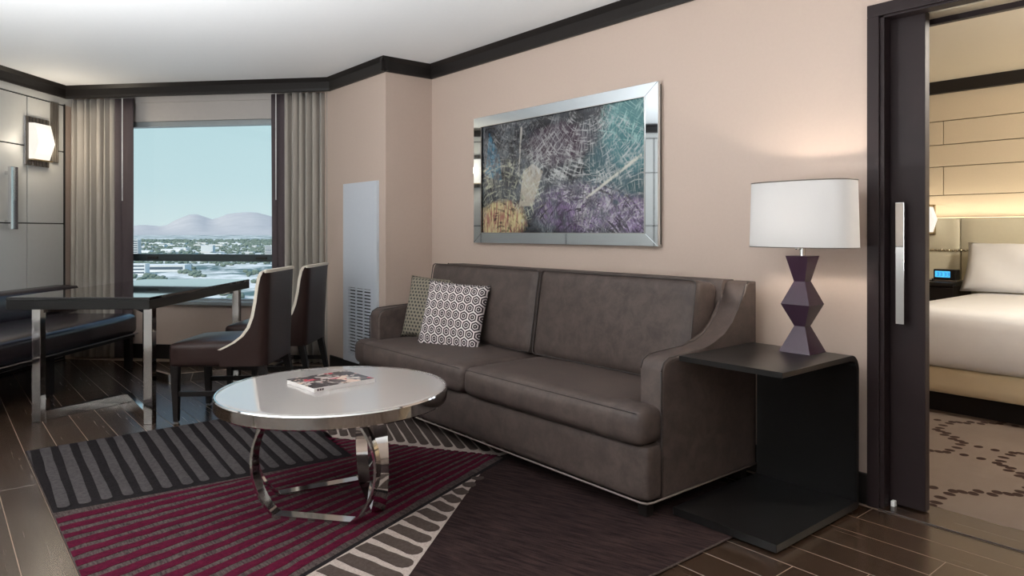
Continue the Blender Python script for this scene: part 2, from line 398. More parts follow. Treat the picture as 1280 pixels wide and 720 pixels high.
# floor slab and planks
room = [(SX, YB), (SX, 4.66), (2.64, 4.66), (C1.x, C1.y), (C2.x, C2.y), (C3.x, C3.y), (OX, YB)]
fl = struct(B().box(OX-.3, SX+.16, YB-.3, 8.0, -.25, -.0008).build('floor', 'seam'), 'dark brown wood plank floor of the living room', 'floor')
def planks():
    pw = .146; L = 1.42; k = 0; meshes = {}
    x = 2.868+pw
    cols = []
    while x > OX: cols.append(x); x -= pw
    for ci, x1 in enumerate(cols):
        x0 = x1-pw+.0026; y = YB-random.random()*L*.8
        while y < 7.6:
            poly = [(x0, y), (x1, y), (x1, y+L-.0016), (x0, y+L-.0016)]
            poly = clip(poly, 0, -1, -YB)
            if x1 <= 2.66: pass
            else: poly = clip(poly, 0, 1, 4.66) if len(poly) > 2 else poly
            if len(poly) > 2: poly = clip(poly, *half(C1, C2))
            if len(poly) > 2: poly = clip(poly, *half(C2, C3))
            if len(poly) > 2: poly = clip(poly, -1, 0, -OX)
            y += L
            if len(poly) < 3: continue
            cx = sum(p[0] for p in poly)/len(poly); cy = sum(p[1] for p in poly)/len(poly)
            if max(p[1] for p in poly)-min(p[1] for p in poly) < .02: continue
            key = tuple((round(p[0]-cx, 4), round(p[1]-cy, 4)) for p in poly)
            if key not in meshes: meshes[key] = B().prism([(p[0]-cx, p[1]-cy) for p in poly], 'z', -.02, 0, .0012, 1).mesh('plank')
            link('plank', meshes[key], 'plank', fl, (cx, cy, 0))
planks()
struct(B().box(SX-.034, SX+.17, .15, 1.27, 0, .006, .002).build('trim_1', 'plank'), 'dark wood threshold strip under the sliding door', 'trim')
# ceiling
struct(B().box(OX-.3, SX+.11, YB-.3, 8.2, CEIL, CEIL+.2).build('ceiling', 'ceiling'), 'smooth white living room ceiling', 'ceiling')
# sofa wall with the doorway
DY0, DY1, DH = .15, 1.285, 2.055
b = B(); b.box(SX, SX+.22, DY1, 4.86, 0, CEIL); b.box(SX, SX+.22, DY0, DY1, DH, CEIL); b.box(SX, SX+.22, YB, DY0, 0, CEIL)
struct(b.build('wall_right', 'wall'), 'beige plaster wall behind the sofa', 'wall')
b = B().prism([(2.64, 4.66), (SX, 4.66), (SX, 5.9), (2.64, 5.9)], 'z', 0, CEIL)
struct(b.build('wall_column', 'wall'), 'beige boxed-out wall carrying the grey vent panel', 'wall')
# left wall
lw = thing('wall_left', 'beige laminate panelled wall above the bench', 'wall', (C2.x, C2.y, 0), LROT, kind='structure')
B().box(-4.2, .25, .02, .2, 0, CEIL).build('backing', 'blackgap', lw)
B().box(-4.2, .25, .002, .03, 2.285, CEIL).build('top_rail', 'panel', lw)
B().box(-.012, .0, -.004, .03, 0, 2.29).build('corner_strip', 'blackgap', lw)
B().box(0.0, .25, .006, .03, 0, 2.29).build('corner_panel', 'wall', lw)
xs = [-.014, -.475, -1.55, -2.62, -3.69, -4.2]; zs = [0.02, .62, 1.217, 1.861, 2.278]
for a, c in zip(xs, xs[1:]):
    for z0, z1 in zip(zs, zs[1:]):
        B().box(c+.006, a-.006, 0, .025, z0+.005, z1-.005, .002, 1).build('panel', 'panel', lw)
# window wall
WO = .14
s165, d165 = winwall(165, WO); s340, d340 = winwall(340, WO); dm = (d165+d340)/2
zs_ = lambda py, d=dm: CH+(HY-py)*d/FPX
WX0, WX1 = s165-.28, s340+.28
ZT = zs_(150); ZSILL = zs_(378); ZR0, ZR1 = zs_(327), zs_(318)
ww = thing('wall_window', 'beige wall around the big window', 'wall', (C2.x, C2.y, 0), WROT, kind='structure')
b = B(); b.box(-.3, WX0, WO, WO+.2, 0, CEIL); b.box(WX1, WL+.3, WO, WO+.2, 0, CEIL); b.box(WX0, WX1, WO, WO+.2, 0, ZSILL)
b.build('wall_face', 'wall', ww)
B().box(WX0, WX1, WO+.01, WO+.2, ZT, CEIL).build('header', 'shadebox', ww)
B().box(WX0, WX1, WO-.004, WO+.02, CRB-.03, CRB+.05).build('header_rail', 'shadebox', ww)
win = thing('window_1', 'wide window with a dark middle rail looking over the city', 'window', (C2.x, C2.y, 0), WROT, kind='structure')
FR = .05
b = B(); b.box(WX0, WX1, WO+.04, WO+.12, ZT-.045, ZT); b.box(WX0, WX0+FR, WO+.04, WO+.12, ZSILL, ZT); b.box(WX1-FR, WX1, WO+.04, WO+.12, ZSILL, ZT); b.box(WX0, WX1, WO+.04, WO+.12, ZSILL, ZSILL+.03)
b.build('frame', 'winframe', win)
B().box(WX0+FR, WX1-FR, WO+.045, WO+.11, ZR0, ZR1, .004).build('middle_rail', 'mullion', win)
for i, (z0, z1) in enumerate(((ZSILL+.03, ZR0), (ZR1, ZT-.045))):
    B().box(WX0+FR, WX1-FR, WO+.075, WO+.081, z0, z1).build('pane', 'glass', win)
B().box(WX0-.05, WX1+.05, WO-.045, WO+.04, ZSILL-.02, ZSILL+.012, .004).build('sill', 'winframe', win)
for xx in (s165+.18, s340-.12):
    B().box(xx-.05, xx+.05, WO+.03, WO+.05, (ZR0+ZR1)/2-.012, (ZR0+ZR1)/2+.010, .004).build('latch', 'blackgap', win)
struct(B().box(0, WL, WO-.015, WO+.005, 0, .13, .003).build('baseboard_window', 'crown', None, loc=(C2.x, C2.y, 0), rot=(0, 0, WROT)), 'dark baseboard under the window', 'baseboard')
# unseen walls that close the room
struct(B().box(OX-.2, OX, YB, C3.y+.12, 0, CEIL).build('wall_opposite', 'panel'), 'pale wall opposite the sofa', 'wall')
struct(B().box(OX-.2, SX+.22, YB-.2, YB, 0, CEIL).build('wall_rear', 'wall'), 'beige wall behind the camera', 'wall')
# crown mouldings
PROF = [(0, CEIL), (0, CRB), (.018, CRB), (.024, CRB+.02), (.024, CRB+.075), (.05, CEIL)]
def crown(i, p, q, label, ext0=0, ext1=0):
    """runs from p to q, room on the left of p->q"""
    p = Vector(p); q = Vector(q); d = (q-p).normalized(); L = (q-p).length
    b = B().prism([(u, v) for u, v in PROF], 'x', -ext0, L+ext1)
    struct(b.build('trim_%d' % i, 'crown', None, loc=(p.x, p.y, 0), rot=(0, 0, math.atan2(d.y, d.x))), label, 'crown moulding')
crown(2, (SX, YB), (SX, 4.66), 'dark crown moulding above the painting wall')
crown(3, (SX, 4.66), (2.64, 4.66), 'short dark crown moulding on the narrow return wall', 0, .05)
crown(4, (2.64, 4.66), tuple(C1), 'dark crown moulding above the vent panel', .05)
crown(5, tuple(C1), tuple(C2), 'dark crown moulding above the curtains')
crown(6, tuple(C2), tuple(C3), 'dark crown moulding above the laminate panelled wall')
B().box(0, WL, .0, .02, CRB, CEIL).build('crown_backing', 'crown', ww)
# baseboards
struct(B().box(SX-.016, SX, 1.318, 4.66, 0, .13, .004).build('baseboard_right', 'crown'), 'dark baseboard along the sofa wall', 'baseboard')
struct(B().box(2.624, 2.64, 4.66, 5.585, 0, .10, .004).build('baseboard_column', 'crown'), 'dark baseboard under the vent panel', 'baseboard')
struct(B().box(2.64, SX, 4.644, 4.66, 0, .13, .004).build('baseboard_return', 'crown'), 'dark baseboard on the return wall behind the sofa', 'baseboard')
# sliding door
dr = thing('door_1', 'dark stained doorway with a sliding door half drawn into its pocket', 'door', (SX, 1.285, 0), 0, kind='structure')
CW = .048
B().box(-.022, .004, -CW+.035, .035, 0, DH-.0135, .002).build('side_casing', 'casing', dr)
B().box(-.022, .004, DY0-1.285-.05, .035, DH-.013, DH+.038, .003).build('head_casing', 'casing', dr)
B().box(-.01, .045, -.030, .0, 0, DH, .002).build('jamb', 'casing', dr)
B().box(-.01, .060, DY0-1.285, .0, DH-.022, DH, .002).build('head_jamb', 'casing', dr)
B().box(.115, .22, DY0-1.285, .0, DH-.012, DH+.0).build('rear_head_jamb', 'beigepanel', dr)
B().box(.06, .115, DY0-1.285, .0, DH-.004, DH+.0).build('track', 'blackgap', dr)
B().box(.205, .235, DY0-1.285, .02, DH-.035, DH+.03).build('bedroom_head_casing', 'casing', dr)
B().box(.115, .21, -.03, .0, 0, DH).build('rear_jamb', 'casing', dr)
leaf = B().box(.055, .10, -.162, .0, .012, DH-.014, .003).build('leaf', 'casing', dr)
hb = B(); hb.box(.012, .026, -.098, -.064, .768, 1.268, .002); hb.box(.026, .055, -.09, -.072, .80, .83); hb.box(.026, .055, -.09, -.072, 1.205, 1.235)
tag(hb.build('handle', 'chrome', leaf), 'tall chrome pull handle')
B().box(.035, .06, -.052, -.036, .004, .028, .003).build('floor_guide', 'white', dr)
# ---------------------------------------------------------------- bedroom
BX = 6.80; BY0, BY1 = -1.9, 4.4
struct(B().box(SX+.162, BX+.2, BY0-.1, BY1+.1, -.2, .002).build('floor_bedroom', 'carpet'), 'taupe bedroom carpet with rings of dark brown dashes', 'carpet')
struct(B().box(SX+.11, BX+.2, BY0-.1, BY1+.1, CEIL, CEIL+.2).build('ceiling_bedroom', 'bedceil'), 'bedroom ceiling seen through the doorway', 'ceiling')
bw = thing('wall_bedroom', 'beige panelled bedroom wall behind the headboard', 'wall', (BX, 0, 0), 0, kind='structure')
B().box(.02, .2, BY0, BY1, 0, CEIL).build('backing', 'bronze', bw)
rows = [(0.0, 1.257, [-1, .5, 3.1]), (1.257, 1.463, [-.9, .6, 1.60, 3.2]), (1.463, 1.711, [-1.2, .4, 2.317]), (1.711, 1.902, [-1, .0, 1.2, 3.2]), (1.902, 2.108, [-1.2, .7, 2.317]), (2.108, 2.36, [-1, .2, 1.5, 3.0])]
for z0, z1, ys in rows:
    ys = [BY0]+ys+[BY1]
    for a, c in zip(ys, ys[1:]): B().box(.0, .022, a+.003, c-.003, z0+.003, z1-.003, .003, 1).build('panel', 'beigepanel', bw)
struct(B().box(SX+.22, BX+.1, BY1, BY1+.2, 0, CEIL).build('wall_bedroom_left', 'beigepanel'), 'beige side wall of the bedroom', 'wall')
struct(B().box(SX+.22, BX+.1, BY0-.2, BY0, 0, CEIL).build('wall_bedroom_right', 'beigepanel'), 'beige wall at the far side of the bed', 'wall')
struct(B().box(BX-.05, BX+.01, BY0, BY1, 2.345, CEIL).build('trim_7', 'crown'), 'dark crown moulding on the bedroom wall', 'crown moulding')
# headboard
hb = thing('headboard', 'cream upholstered headboard with a row of nail heads', 'headboard', (BX, 0, 0))
B().box(-.07, -.002, -.9, 2.95, .12, 1.25).build('backing', 'bronze', hb)
for a, c in ((-.9, .48), (.485, 2.146), (2.153, 2.95)):
    B().soft(-.115, -.06, a, c, .9895, 1.257, .012, (.012, 0, 0), 5).build('upper_panel', 'headboard', hb, True)
    B().soft(-.108, -.06, a, c, .12, .9885, .012, (.012, 0, 0), 5).build('lower_panel', 'headboard', hb, True)
nm = B().loft([[(-.014*math.sin(t), q*.0125*math.cos(t)*math.cos(k*math.pi/4)/1, .0125*math.cos(t)*math.sin(k*math.pi/4)) for k in range(8)] for q in (1,) for t in (0, .6, 1.2)]).mesh('nail_head', True)
y = .9
while y < 2.6:
    link('nail_head', nm, 'nail', hb, (-.113, y, .989)); y += .031
led = B().box(-.055, -.03, -.9, 2.95, 1.262, 1.268).build('led_strip', 'led', hb)
ld = bpy.data.lights.new('cove_light', 'AREA'); ld.shape = 'RECTANGLE'; ld.size = 3.6; ld.size_y = .03; ld.energy = COVE_W; ld.color = (1, .88, .70)
lo = bpy.data.objects.new('cove_light', ld); COL.objects.link(lo); lo.parent = hb; lo.location = (-.10, 1.0, 1.262); lo.rotation_euler = (math.pi, math.radians(-12), math.pi/2)
lo.rotation_euler = (math.radians(180), 0, math.radians(90))
# bed
bed = thing('bed', 'wide bed made up in white with a cream upholstered base', 'bed', (4.94, 1.0, 0))
B().box(.04, 1.72, -.86, .87, 0, .13).build('plinth', 'ebony', bed)
B().soft(-.06, 1.725, -.92, .93, .13, .30, .03, (.01, 0, 0), 6).build('base', 'bedbase', bed, True)
g_ = B().soft(-.08, 1.70, -.95, .96, .295, .665, .06, (.02, .02, .015), 10)
g_.build('duvet', 'linen', bed, True)
def cushion(name, mat, wd, ht, T, parent=None, n=18, pinch=.04):
    b = B(); G = {}
    for side in (1, -1):
        for i in range(n+1):
            for j in range(n+1):
                u, v = -1+2*i/n, -1+2*j/n
                edge = i in (0, n) or j in (0, n)
                t = T*((1-u*u)*(1-v*v))**.42*(.9+.1*math.sin(5*u+3*v))
                x = wd/2*u*(1-pinch*(1-v*v)); z = ht/2*v*(1-pinch*(1-u*u))
                G[side, i, j] = G[1, i, j] if edge and side == -1 else b.bm.verts.new((x, -side*t, z))
        for i in range(n):
            for j in range(n):
                q = [G[side, i, j], G[side, i+1, j], G[side, i+1, j+1], G[side, i, j+1]]
                b.bm.faces.new(q if side == 1 else q[::-1])
    return b.build(name, mat, parent, True)
pl = cushion('bed_pillow', 'linen', .74, .44, .11, pinch=.06); pl.location = (6.44, 1.675, .865); pl.rotation_euler = (math.radians(-28), 0, math.radians(-90))
tag(pl, 'plump white pillow propped against the cream headboard', 'pillow')
# nightstand with clock
ns = thing('nightstand', 'black nightstand between the door and the bed', 'nightstand', (6.68, 2.26, 0))
B().box(-.42, -.02, -.20, .30, .06, .71, .004).build('body', 'ebony', ns)
B().box(-.44, -.01, -.205, .315, .71, .74, .004).build('top', 'black', ns)
for z0, z1 in ((.08, .38), (.395, .695)):
    q = B().box(-.436, -.42, -.205, .285, z0, z1, .003).build('drawer', 'ebony', ns)
    B().box(-.452, -.436, -.10, -.08, (z0+z1)/2-.05, (z0+z1)/2+.05, .003).build('pull', 'steel', q)
for sx_ in (-.40, -.06):
    for sy_ in (-.2, .26): B().box(sx_, sx_+.03, sy_, sy_+.03, 0, .06).build('foot', 'ebony', ns)
ck = thing('alarm_clock', 'small black alarm clock with a glowing blue screen', 'clock', (6.40, 2.155, .74), math.radians(-4))
B().box(-.04, .04, -.085, .085, .012, .10, .008).build('case', 'black', ck)
B().box(-.045, .045, -.09, .09, 0, .014, .003).build('base', 'steel', ck)
B().box(-.043, -.039, -.042, .07, .035, .085).build('screen', 'screen', ck)
b = B()
for yy in (.05, .025, -.005, -.028): 
    b.box(-.0445, -.043, yy-.008, yy+.008, .045, .048); b.box(-.0445, -.043, yy-.008, yy+.008, .058, .061); b.box(-.0445, -.043, yy-.008, yy+.008, .071, .074); b.box(-.0445, -.043, yy-.009, yy-.006, .045, .074)
b.build('digits', 'digits', ck)
q = thing('phone_tray', 'low dark tray beside the alarm clock', 'tray', (6.40, 2.30, .74)); b = B(); b.box(-.05, .05, -.06, .06, 0, .008); b.box(-.05, .05, -.06, -.052, .0, .022); b.box(-.05, .05, .052, .06, .0, .022); b.build('tray_body', 'black', q)
# bedside sconce
def hexsolid(w, h, dep, b=None):
    """glass prism: rectangle against the wall, pointed outwards"""
    b = b or B()
    b.prism([(-w/2, 0), (w/2, 0), (w/2, -dep*.45), (0, -dep), (-w/2, -dep*.45)], 'z', -h/2, h/2, .004, 1); return b
sc = thing('bedside_sconce', 'glowing faceted wall light beside the headboard', 'wall light', (BX-.128, 2.37, 1.25), math.radians(-90))
b = B().loft([[(u, -v, z) for u, v in ((-q, .02), (q, .02), (q, .10), (-q, .10))] for q, z in ((.025, -.11), (.06, 0), (.025, .11))]); b.build('glass', 'sconceglass', sc)
B().box(-.03, .03, -.11, 0, .108, .122, .002).build('top_cap', 'brass', sc); B().box(-.03, .03, -.11, 0, -.122, -.108, .002).build('bottom_cap', 'brass', sc)
B().box(-.04, .04, -.02, .0, -.13, .13, .002).build('back_plate', 'brass', sc)
def point(name, loc, watts, col, r=.05, parent=None):
    d = bpy.data.lights.new(name, 'POINT'); d.energy = watts; d.color = col; d.shadow_soft_size = r
    o = bpy.data.objects.new(name, d); COL.objects.link(o); o.location = loc; o.parent = parent; return o
# ceiling light added out of frame to brighten the bedroom
cl = thing('added_bedroom_light', 'added round opal ceiling light over the bed, out of view', 'ceiling light', (4.6, -.1, CEIL))
B().cyl((0, 0), .20, -.02, 0, 32).build('rim', 'steel', cl); B().cyl((0, 0), .15, -.07, -.02, 32, .185).build('diffuser', 'opal', cl, True, 40)
point('bedroom_glow', (0, 0, -.22), BED_W, (1, .93, .83), .15, cl)
# ---------------------------------------------------------------- rug
RX0, RX1, RY0, RY1 = .391, 2.79, 1.502, 4.42
RT = .010
rug = thing('area_rug', 'large patterned rug with crimson, grey, cream and maroon fields', 'rug', (0, 0, 0))
FULL = [(RX0, RY0), (RX1, RY0), (RX1, RY1), (RX0, RY1)]
B().box(RX0, RX1, RY0, RY1, 0, RT-.003, .002, 1).build('backing', 'rug_black', rug)
b = B(); b.tube([(RX0, RY0, .006), (RX0, RY1, .006)], .004); b.tube([(RX0, RY0, .006), (RX1, RY0, .006)], .004)
b.build('bound_edge', 'rug_fleck', rug)
def ragged(pts, amp=.004, step=.02):
    out = []
    for i, p in enumerate(pts):
        q = pts[(i+1) % len(pts)]; L = math.hypot(q[0]-p[0], q[1]-p[1]); n = max(1, int(L/step))
        for k in range(n):
            t = k/n; j = 0 if k == 0 else random.uniform(-amp, amp)
            nx, ny = -(q[1]-p[1])/L, (q[0]-p[0])/L
            out.append((p[0]+(q[0]-p[0])*t+nx*j, p[1]+(q[1]-p[1])*t+ny*j))
    return out
def field(name, polys, mat, z, parent=rug):
    b = B()
    for p in polys:
        if len(p) >= 3: b.prism(p, 'z', RT-.004, z)
    me = b.mesh(name); return link(name, me, mat, parent)
CCW = lambda p: p if sum(p[i][0]*p[(i+1) % len(p)][1]-p[(i+1) % len(p)][0]*p[i][1] for i in range(len(p))) > 0 else p[::-1]
def stadium(p, q, w0, w1, n=5, round0=False):
    p = Vector(p); q = Vector(q); d = (q-p).normalized(); nn = Vector((-d.y, d.x))
    out = [tuple(p-nn*w0/2)]
    m = 6
    for k in range(1, m): 
        t = k/m; ww = w0+(w1-w0)*t; out.append(tuple(p.lerp(q, t)-nn*(ww/2+random.uniform(-.003, .003))))
    for k in range(n+1):
        a = -math.pi/2+math.pi*k/n; out.append(tuple(q+d*math.cos(a)*w1*.5+nn*math.sin(a)*w1/2))
    for k in range(m-1, 0, -1):
        t = k/m; ww = w0+(w1-w0)*t; out.append(tuple(p.lerp(q, t)+nn*(ww/2+random.uniform(-.003, .003))))
    out.append(tuple(p+nn*w0/2)); return CCW(out)
# field outlines (metres on the floor)
gA, gB, gC = (RX0, 3.375), (1.66, 3.26), (1.86, RY1)
GREY = [gA, gB, gC, (RX0, RY1)]
bandA, bandB = (1.70, 3.66), (2.24, 2.79)
edgeA = (RX0, 2.02); edgeB = (2.235, 2.757)
RED = [edgeA, edgeB, bandA, gB, gA]
field('black_field', [GREY], 'rug_black', RT)
# grey stripes
st = []; x = RX0-.04; i = 0
while x < 1.95:
    lean = -.045-.10*(x-RX0)/1.4*1.1; yb = 3.375-.09*(x-RX0)+.065
    wd = .045+random.uniform(-.004, .004)
    s_ = stadium((x-lean*1.0, RY1+.1), (x+random.uniform(-.006, .006), yb), wd, wd)
    s_ = clip_poly(s_, [(RX0+.004, 3.2), (gB[0]-.02, 3.2), (gC[0]-.03, RY1-.004), (RX0+.004, RY1-.004)])
    st.append(s_); x += .079
field('grey_stripe', st, 'rug_grey', RT+.0015)
# crimson fan
field('fleck_field', [CCW(RED)], 'rug_fleck', RT)
red = []; N = 17
def fan(y0, x): return y0+(x-RX0)*(.42-(y0-2.02)*.30)
redclip = CCW([edgeA, edgeB, bandA, gB, gA])
for k in range(26):
    y0 = 2.075+k*.092; hw = .026+.004*math.sin(k*2.1)
    lo = [(RX0+t*.05, fan(y0-hw, RX0+t*.05)+random.uniform(-.005, .005)) for t in range(0, 40)]
    hi = [(RX0+t*.05, fan(y0+hw, RX0+t*.05)+random.uniform(-.005, .005)) for t in range(39, -1, -1)]
    for a in range(0, 39, 3):
        seg = [p for p in lo[a:a+4]]+[p for p in hi[39-min(a+3, 39):40-a]]
        seg = CCW(seg)
        # clip to the region: convex pieces
        for piece in ([edgeA, edgeB, (RX1, 3.2), gB, gA], [gB, (2.0, 3.22), bandA]):
            q = clip_poly(seg, CCW(piece))
            if q: q = clip(q, *half((bandB[0], bandB[1]), (bandA[0], bandA[1])))
            if q and len(q) > 2: red.append(q)
field('crimson_stripe', red, 'rug_red', RT+.0015)
# maroon field and cream triangle below the crimson edge
field('maroon_field', [CCW([edgeA, (RX0, RY0), (RX1, RY0), (RX1, 2.79), bandB, edgeB])], 'rug_maroon', RT)
field('dark_border', [CCW([edgeA, edgeB, (edgeB[0]+.01, edgeB[1]-.018), (RX0, edgeA[1]-.022)])], 'rug_black', RT+.001)
pA = (1.995, 2.625); pB = (.66, RY0); pD = (RX0, RY0); pE = (RX0, 2.0)
TRI = CCW([(pA[0], pA[1]+.012), (.60, 1.455+.047), pD, (RX0, 1.995), (1.90, 2.602)])
field('cream_field', [TRI], 'rug_cream', RT+.0012)
tp = []
t = .03
while t < 1:
    e0 = Vector(edgeB).lerp(Vector(edgeA), (.235/1.845)+t*.86); e0 = e0+Vector((.01, -.03))
    c0 = Vector((1.96, 2.585)).lerp(Vector((.60, 1.49)), t*1.0)
    d = c0-e0; L = d.length
    if L > .03:
        tp.append(stadium(e0, e0+d*(1-.06/L-.02), .050+.014*t, .060+.016*t))
    t += .050+.012*t
tp = [clip_poly(p, [(RX0+.004, RY0+.004), (RX1, RY0+.004), (RX1, RY1), (RX0+.004, RY1)]) for p in tp]
field('taupe_stripe', tp, 'rug_taupe', RT+.0026)
# upper cream field towards the sofa
UP = CCW([bandA, bandB, (RX1, 2.79), (RX1, RY1), (gC[0]+.01, RY1)])
field('upper_cream_field', [UP], 'rug_cream', RT)
us = []; bd = (Vector(bandB)-Vector(bandA))
for k in range(16):
    p0 = Vector(bandA)+bd*((k+.35)/14.5)+Vector((.035, .03)); d = Vector((.36, .93)).normalized()
    us.append(stadium(p0+d*.9, p0+d*.02, .050, .046))
us = [clip_poly(p, CCW([(bandA[0]+.02, bandA[1]+.02), (bandB[0]+.04, bandB[1]+.0), (RX1-.01, 2.80), (RX1-.01, RY1-.01), (gC[0]+.03, RY1-.01)])) for p in us]
field('upper_taupe_stripe', us, 'rug_taupe', RT+.0015)
# cream dashes near the sofa foot
field('cream_dash', [[(2.40+k*.055, 1.70), (2.425+k*.055, 1.70), (2.445+k*.055, 1.79), (2.42+k*.055, 1.79)] for k in range(4)], 'rug_cream', RT+.0015)

# ---------------------------------------------------------------- sofa
sf = thing('sofa', 'brown suede two-cushion sofa with sloping arms', 'sofa', (2.55, 2.985, RT))
def S(x, y, z): return (x-2.55, y-2.985, z-RT)
Y0, Y1 = 1.782, 4.20
b = B().soft(2.165-2.55, 2.95-2.55, Y0+.003-2.985, Y1-.003-2.985, .075-RT, .305-RT, .03, (.006, 0, 0), 8); b.build('base', 'sofa', sf, True)
ARM = [(2.262, .079), (2.262, .585), (2.275, .618), (2.31, .637), (2.42, .643), (2.54, .648), (2.63, .662), (2.70, .69), (2.76, .735), (2.81, .795), (2.845, .86), (2.868, .905), (2.89, .918), (2.949, .918), (2.949, .079)]
for ya, yb in ((Y0, Y0+.118), (Y1-.118, Y1)):
    q = B().prism([(x-2.55, z-RT) for x, z in ARM], 'y', ya-2.985, yb-2.985, .012, 3).build('arm', 'sofa', sf, True, 50)
    for yy in (ya+.006, yb-.006):
        B().tube([S(x, yy, z+.001) for x, z in ARM[1:13]], .0032).build('piping', 'welt', q, True)
    yo = ya if ya < 3 else yb
    B().tube([S(2.258, yo+(.004 if ya < 3 else -.004), z) for z in (.09, .3, .5, .585)], .004).build('front_piping', 'welt', q, True)
# back
BK = [(2.80, .30), (2.835, .90), (2.85, .922), (2.935, .922), (2.948, .90), (2.948, .30)]
q = B().prism([(x-2.55, z-RT) for x, z in BK], 'y', Y0+.11-2.985, Y1-.11-2.985, .006, 2).build('back', 'sofa', sf, True, 40)
# seat cushions with a tab wrapping the arm front
def roundpoly(poly, r, n=4):
    out = []; N = len(poly)
    for i in range(N):
        p0, p1, p2 = Vector(poly[i-1]), Vector(poly[i]), Vector(poly[(i+1) % N])
        a = (p0-p1); c = (p2-p1); rr = min(r, a.length*.45, c.length*.45); a.normalize(); c.normalize()
        s_, e_ = p1+a*rr, p1+c*rr
        for k in range(n+1):
            t = k/n; out.append(tuple((s_*(1-t)**2)+(p1*2*t*(1-t))+(e_*t*t)))
    return out
FX = 2.122
def seatc(ya, yb, ta, tb):
    b = B()
    b.soft(*[v-o_ for v, o_ in ((FX, 2.55), (2.80, 2.55), (ya, 2.985), (yb, 2.985), (.297, RT), (.452, RT))], .05, (.012, .0, .014), 12)
    b.soft(*[v-o_ for v, o_ in ((FX+.004, 2.55), (2.285, 2.55), (ta, 2.985), (tb, 2.985), (.298, RT), (.450, RT))], .045, (.006, .004, .004), 8)
    return b.build('seat_cushion', 'sofa', sf, True)
c1 = seatc(Y0+.115, 2.970, Y0+.004, Y0+.30); c2 = seatc(2.978, Y1-.115, Y1-.30, Y1-.02)
for c_, ya, yb in ((c1, Y0+.03, 2.945), (c2, 3.0, Y1-.045)):
    for z in (.436,): B().tube([S(FX+.010, ya+(yb-ya)*t/14, z) for t in range(15)], .0018).build('seam', 'welt', c_, True)
# back cushions, leaning
def backc(ya, yb):
    w_ = yb-ya; o = B().soft(-.085, .085, -w_/2, w_/2, 0, .478, .035, (.022, .0, .0), 10)
    ob = o.build('back_cushion', 'sofa', sf, True)
    ob.location = S(2.685, (ya+yb)/2, .448); ob.rotation_euler = (0, math.radians(9), 0)
    for sgn, nm_ in ((-1, 'piping'),):
        pts = []
        r = .03; X_ = -.083
        pr = [(-w_/2+.006, .006), (w_/2-.006, .006), (w_/2-.006, .472), (-w_/2+.006, .472)]
        for u, v in roundpoly(pr, r, 4): pts.append((X_, u, v))
        B().tube(pts, .0036, 6, True).build('piping', 'welt', ob, True)
backc(Y0+.13, 2.968); backc(2.978, Y1-.122)
# pale welt along the bottom
xf, xr = 2.163, 2.95
B().tube([S(*p) for p in ((xr, Y0, .078), (xf+.04, Y0-.001, .078), (xf+.012, Y0+.006, .078), (xf+.001, Y0+.03, .078), (xf, 3.0, .078), (xf+.001, Y1-.03, .078), (xf+.03, Y1, .078), (xr, Y1, .078))], .0045).build('bottom_piping', 'paleweld', sf, True)
for x in (2.20, 2.87):
    for y in (Y0+.03, Y1-.09):
        b = B().loft([[S(x+u*k, y+v*k, z) for u, v in ((0, 0), (.05, 0), (.05, .05), (0, .05))] for k, z in ((.8, RT+.003), (1, .08))]); b.build('foot', 'ebony', sf)
# throw pillows
tpw = cushion('throw_pillow', 'dotpillow', .42, .41, .07); tpw.location = (2.565, 3.90, .642); tpw.rotation_euler = (math.radians(-15), math.radians(3), math.radians(-64))
tag(tpw, 'olive grey pillow with a tiny lattice pattern, behind the honeycomb pillow', 'pillow')
tpw = cushion('throw_pillow', 'hexpillow', .435, .415, .065); tpw.location = (2.475, 3.545, .632); tpw.rotation_euler = (math.radians(-17), math.radians(3), math.radians(-66))
tag(tpw, 'square black and white honeycomb patterned pillow on the sofa', 'pillow')
# ---------------------------------------------------------------- end table
et = thing('end_table', 'black C-shaped end table beside the sofa arm', 'table', (2.62, 1.54, .0125))
TZ = .645-.0125; prof = []
x0, x1, z0, z1, th, rr = 2.305-2.62, 2.945-2.62, 0, TZ, .021, .06
outer = [(x0, z0), (x1, z0)]
outer = [(x0, z0), (x1-.012, z0), (x1, z0+.012)]
for k in range(9): a = k/8*math.pi/2; outer.append((x1-rr+rr*math.cos(a), z1-rr+rr*math.sin(a)))
outer += [(x0+.04, z1), (x0+.04, z1-th)]
for k in range(9): a = math.pi/2*(1-k/8); outer.append((x1-rr+(rr-th)*math.cos(a), z1-rr+(rr-th)*math.sin(a)))
outer += [(x1-th, z0+.03), (x0, z0+.03)]
B().prism(outer, 'y', -.225, .225, .002, 1).build('body', 'black', et, True, 35)
for yy in (-.2, .2): B().cyl((x1-.02, yy), .008, -.0125, 0.001, 10).build('foot', 'steel', et)
# table lamp
lp = thing('table_lamp', 'plum faceted table lamp with a white oval shade', 'lamp', (2.825, 1.495, .645))
zz = [0, .108, .20, .295, .402]; hs = [.068, .0235, .0625, .0245, .049]
for i in range(4):
    B().loft([[(u*h_, v*h_, z) for u, v in ((-1, -1), (1, -1), (1, 1), (-1, 1))] for h_, z in ((hs[i], zz[i]), (hs[i+1], zz[i+1]))]).build('facet_block', 'plum', lp)
B().cyl((0, 0), .012, .402, .45, 16).build('stem', 'chrome', lp, True, 40)
sw = B().tube([(-.012, .0, .432), (-.035, .012, .432)], .004).build('switch', 'chrome', lp, True)
B().cyl((0, 0), .02, .45, .50, 16).build('socket', 'chrome', lp, True, 40)
bm_ = B(); bmesh.ops.create_uvsphere(bm_.bm, u_segments=16, v_segments=10, radius=.032); bm_.xf(Matrix.Translation((0, 0, .535))); bm_.build('bulb', 'bulb', lp, True)
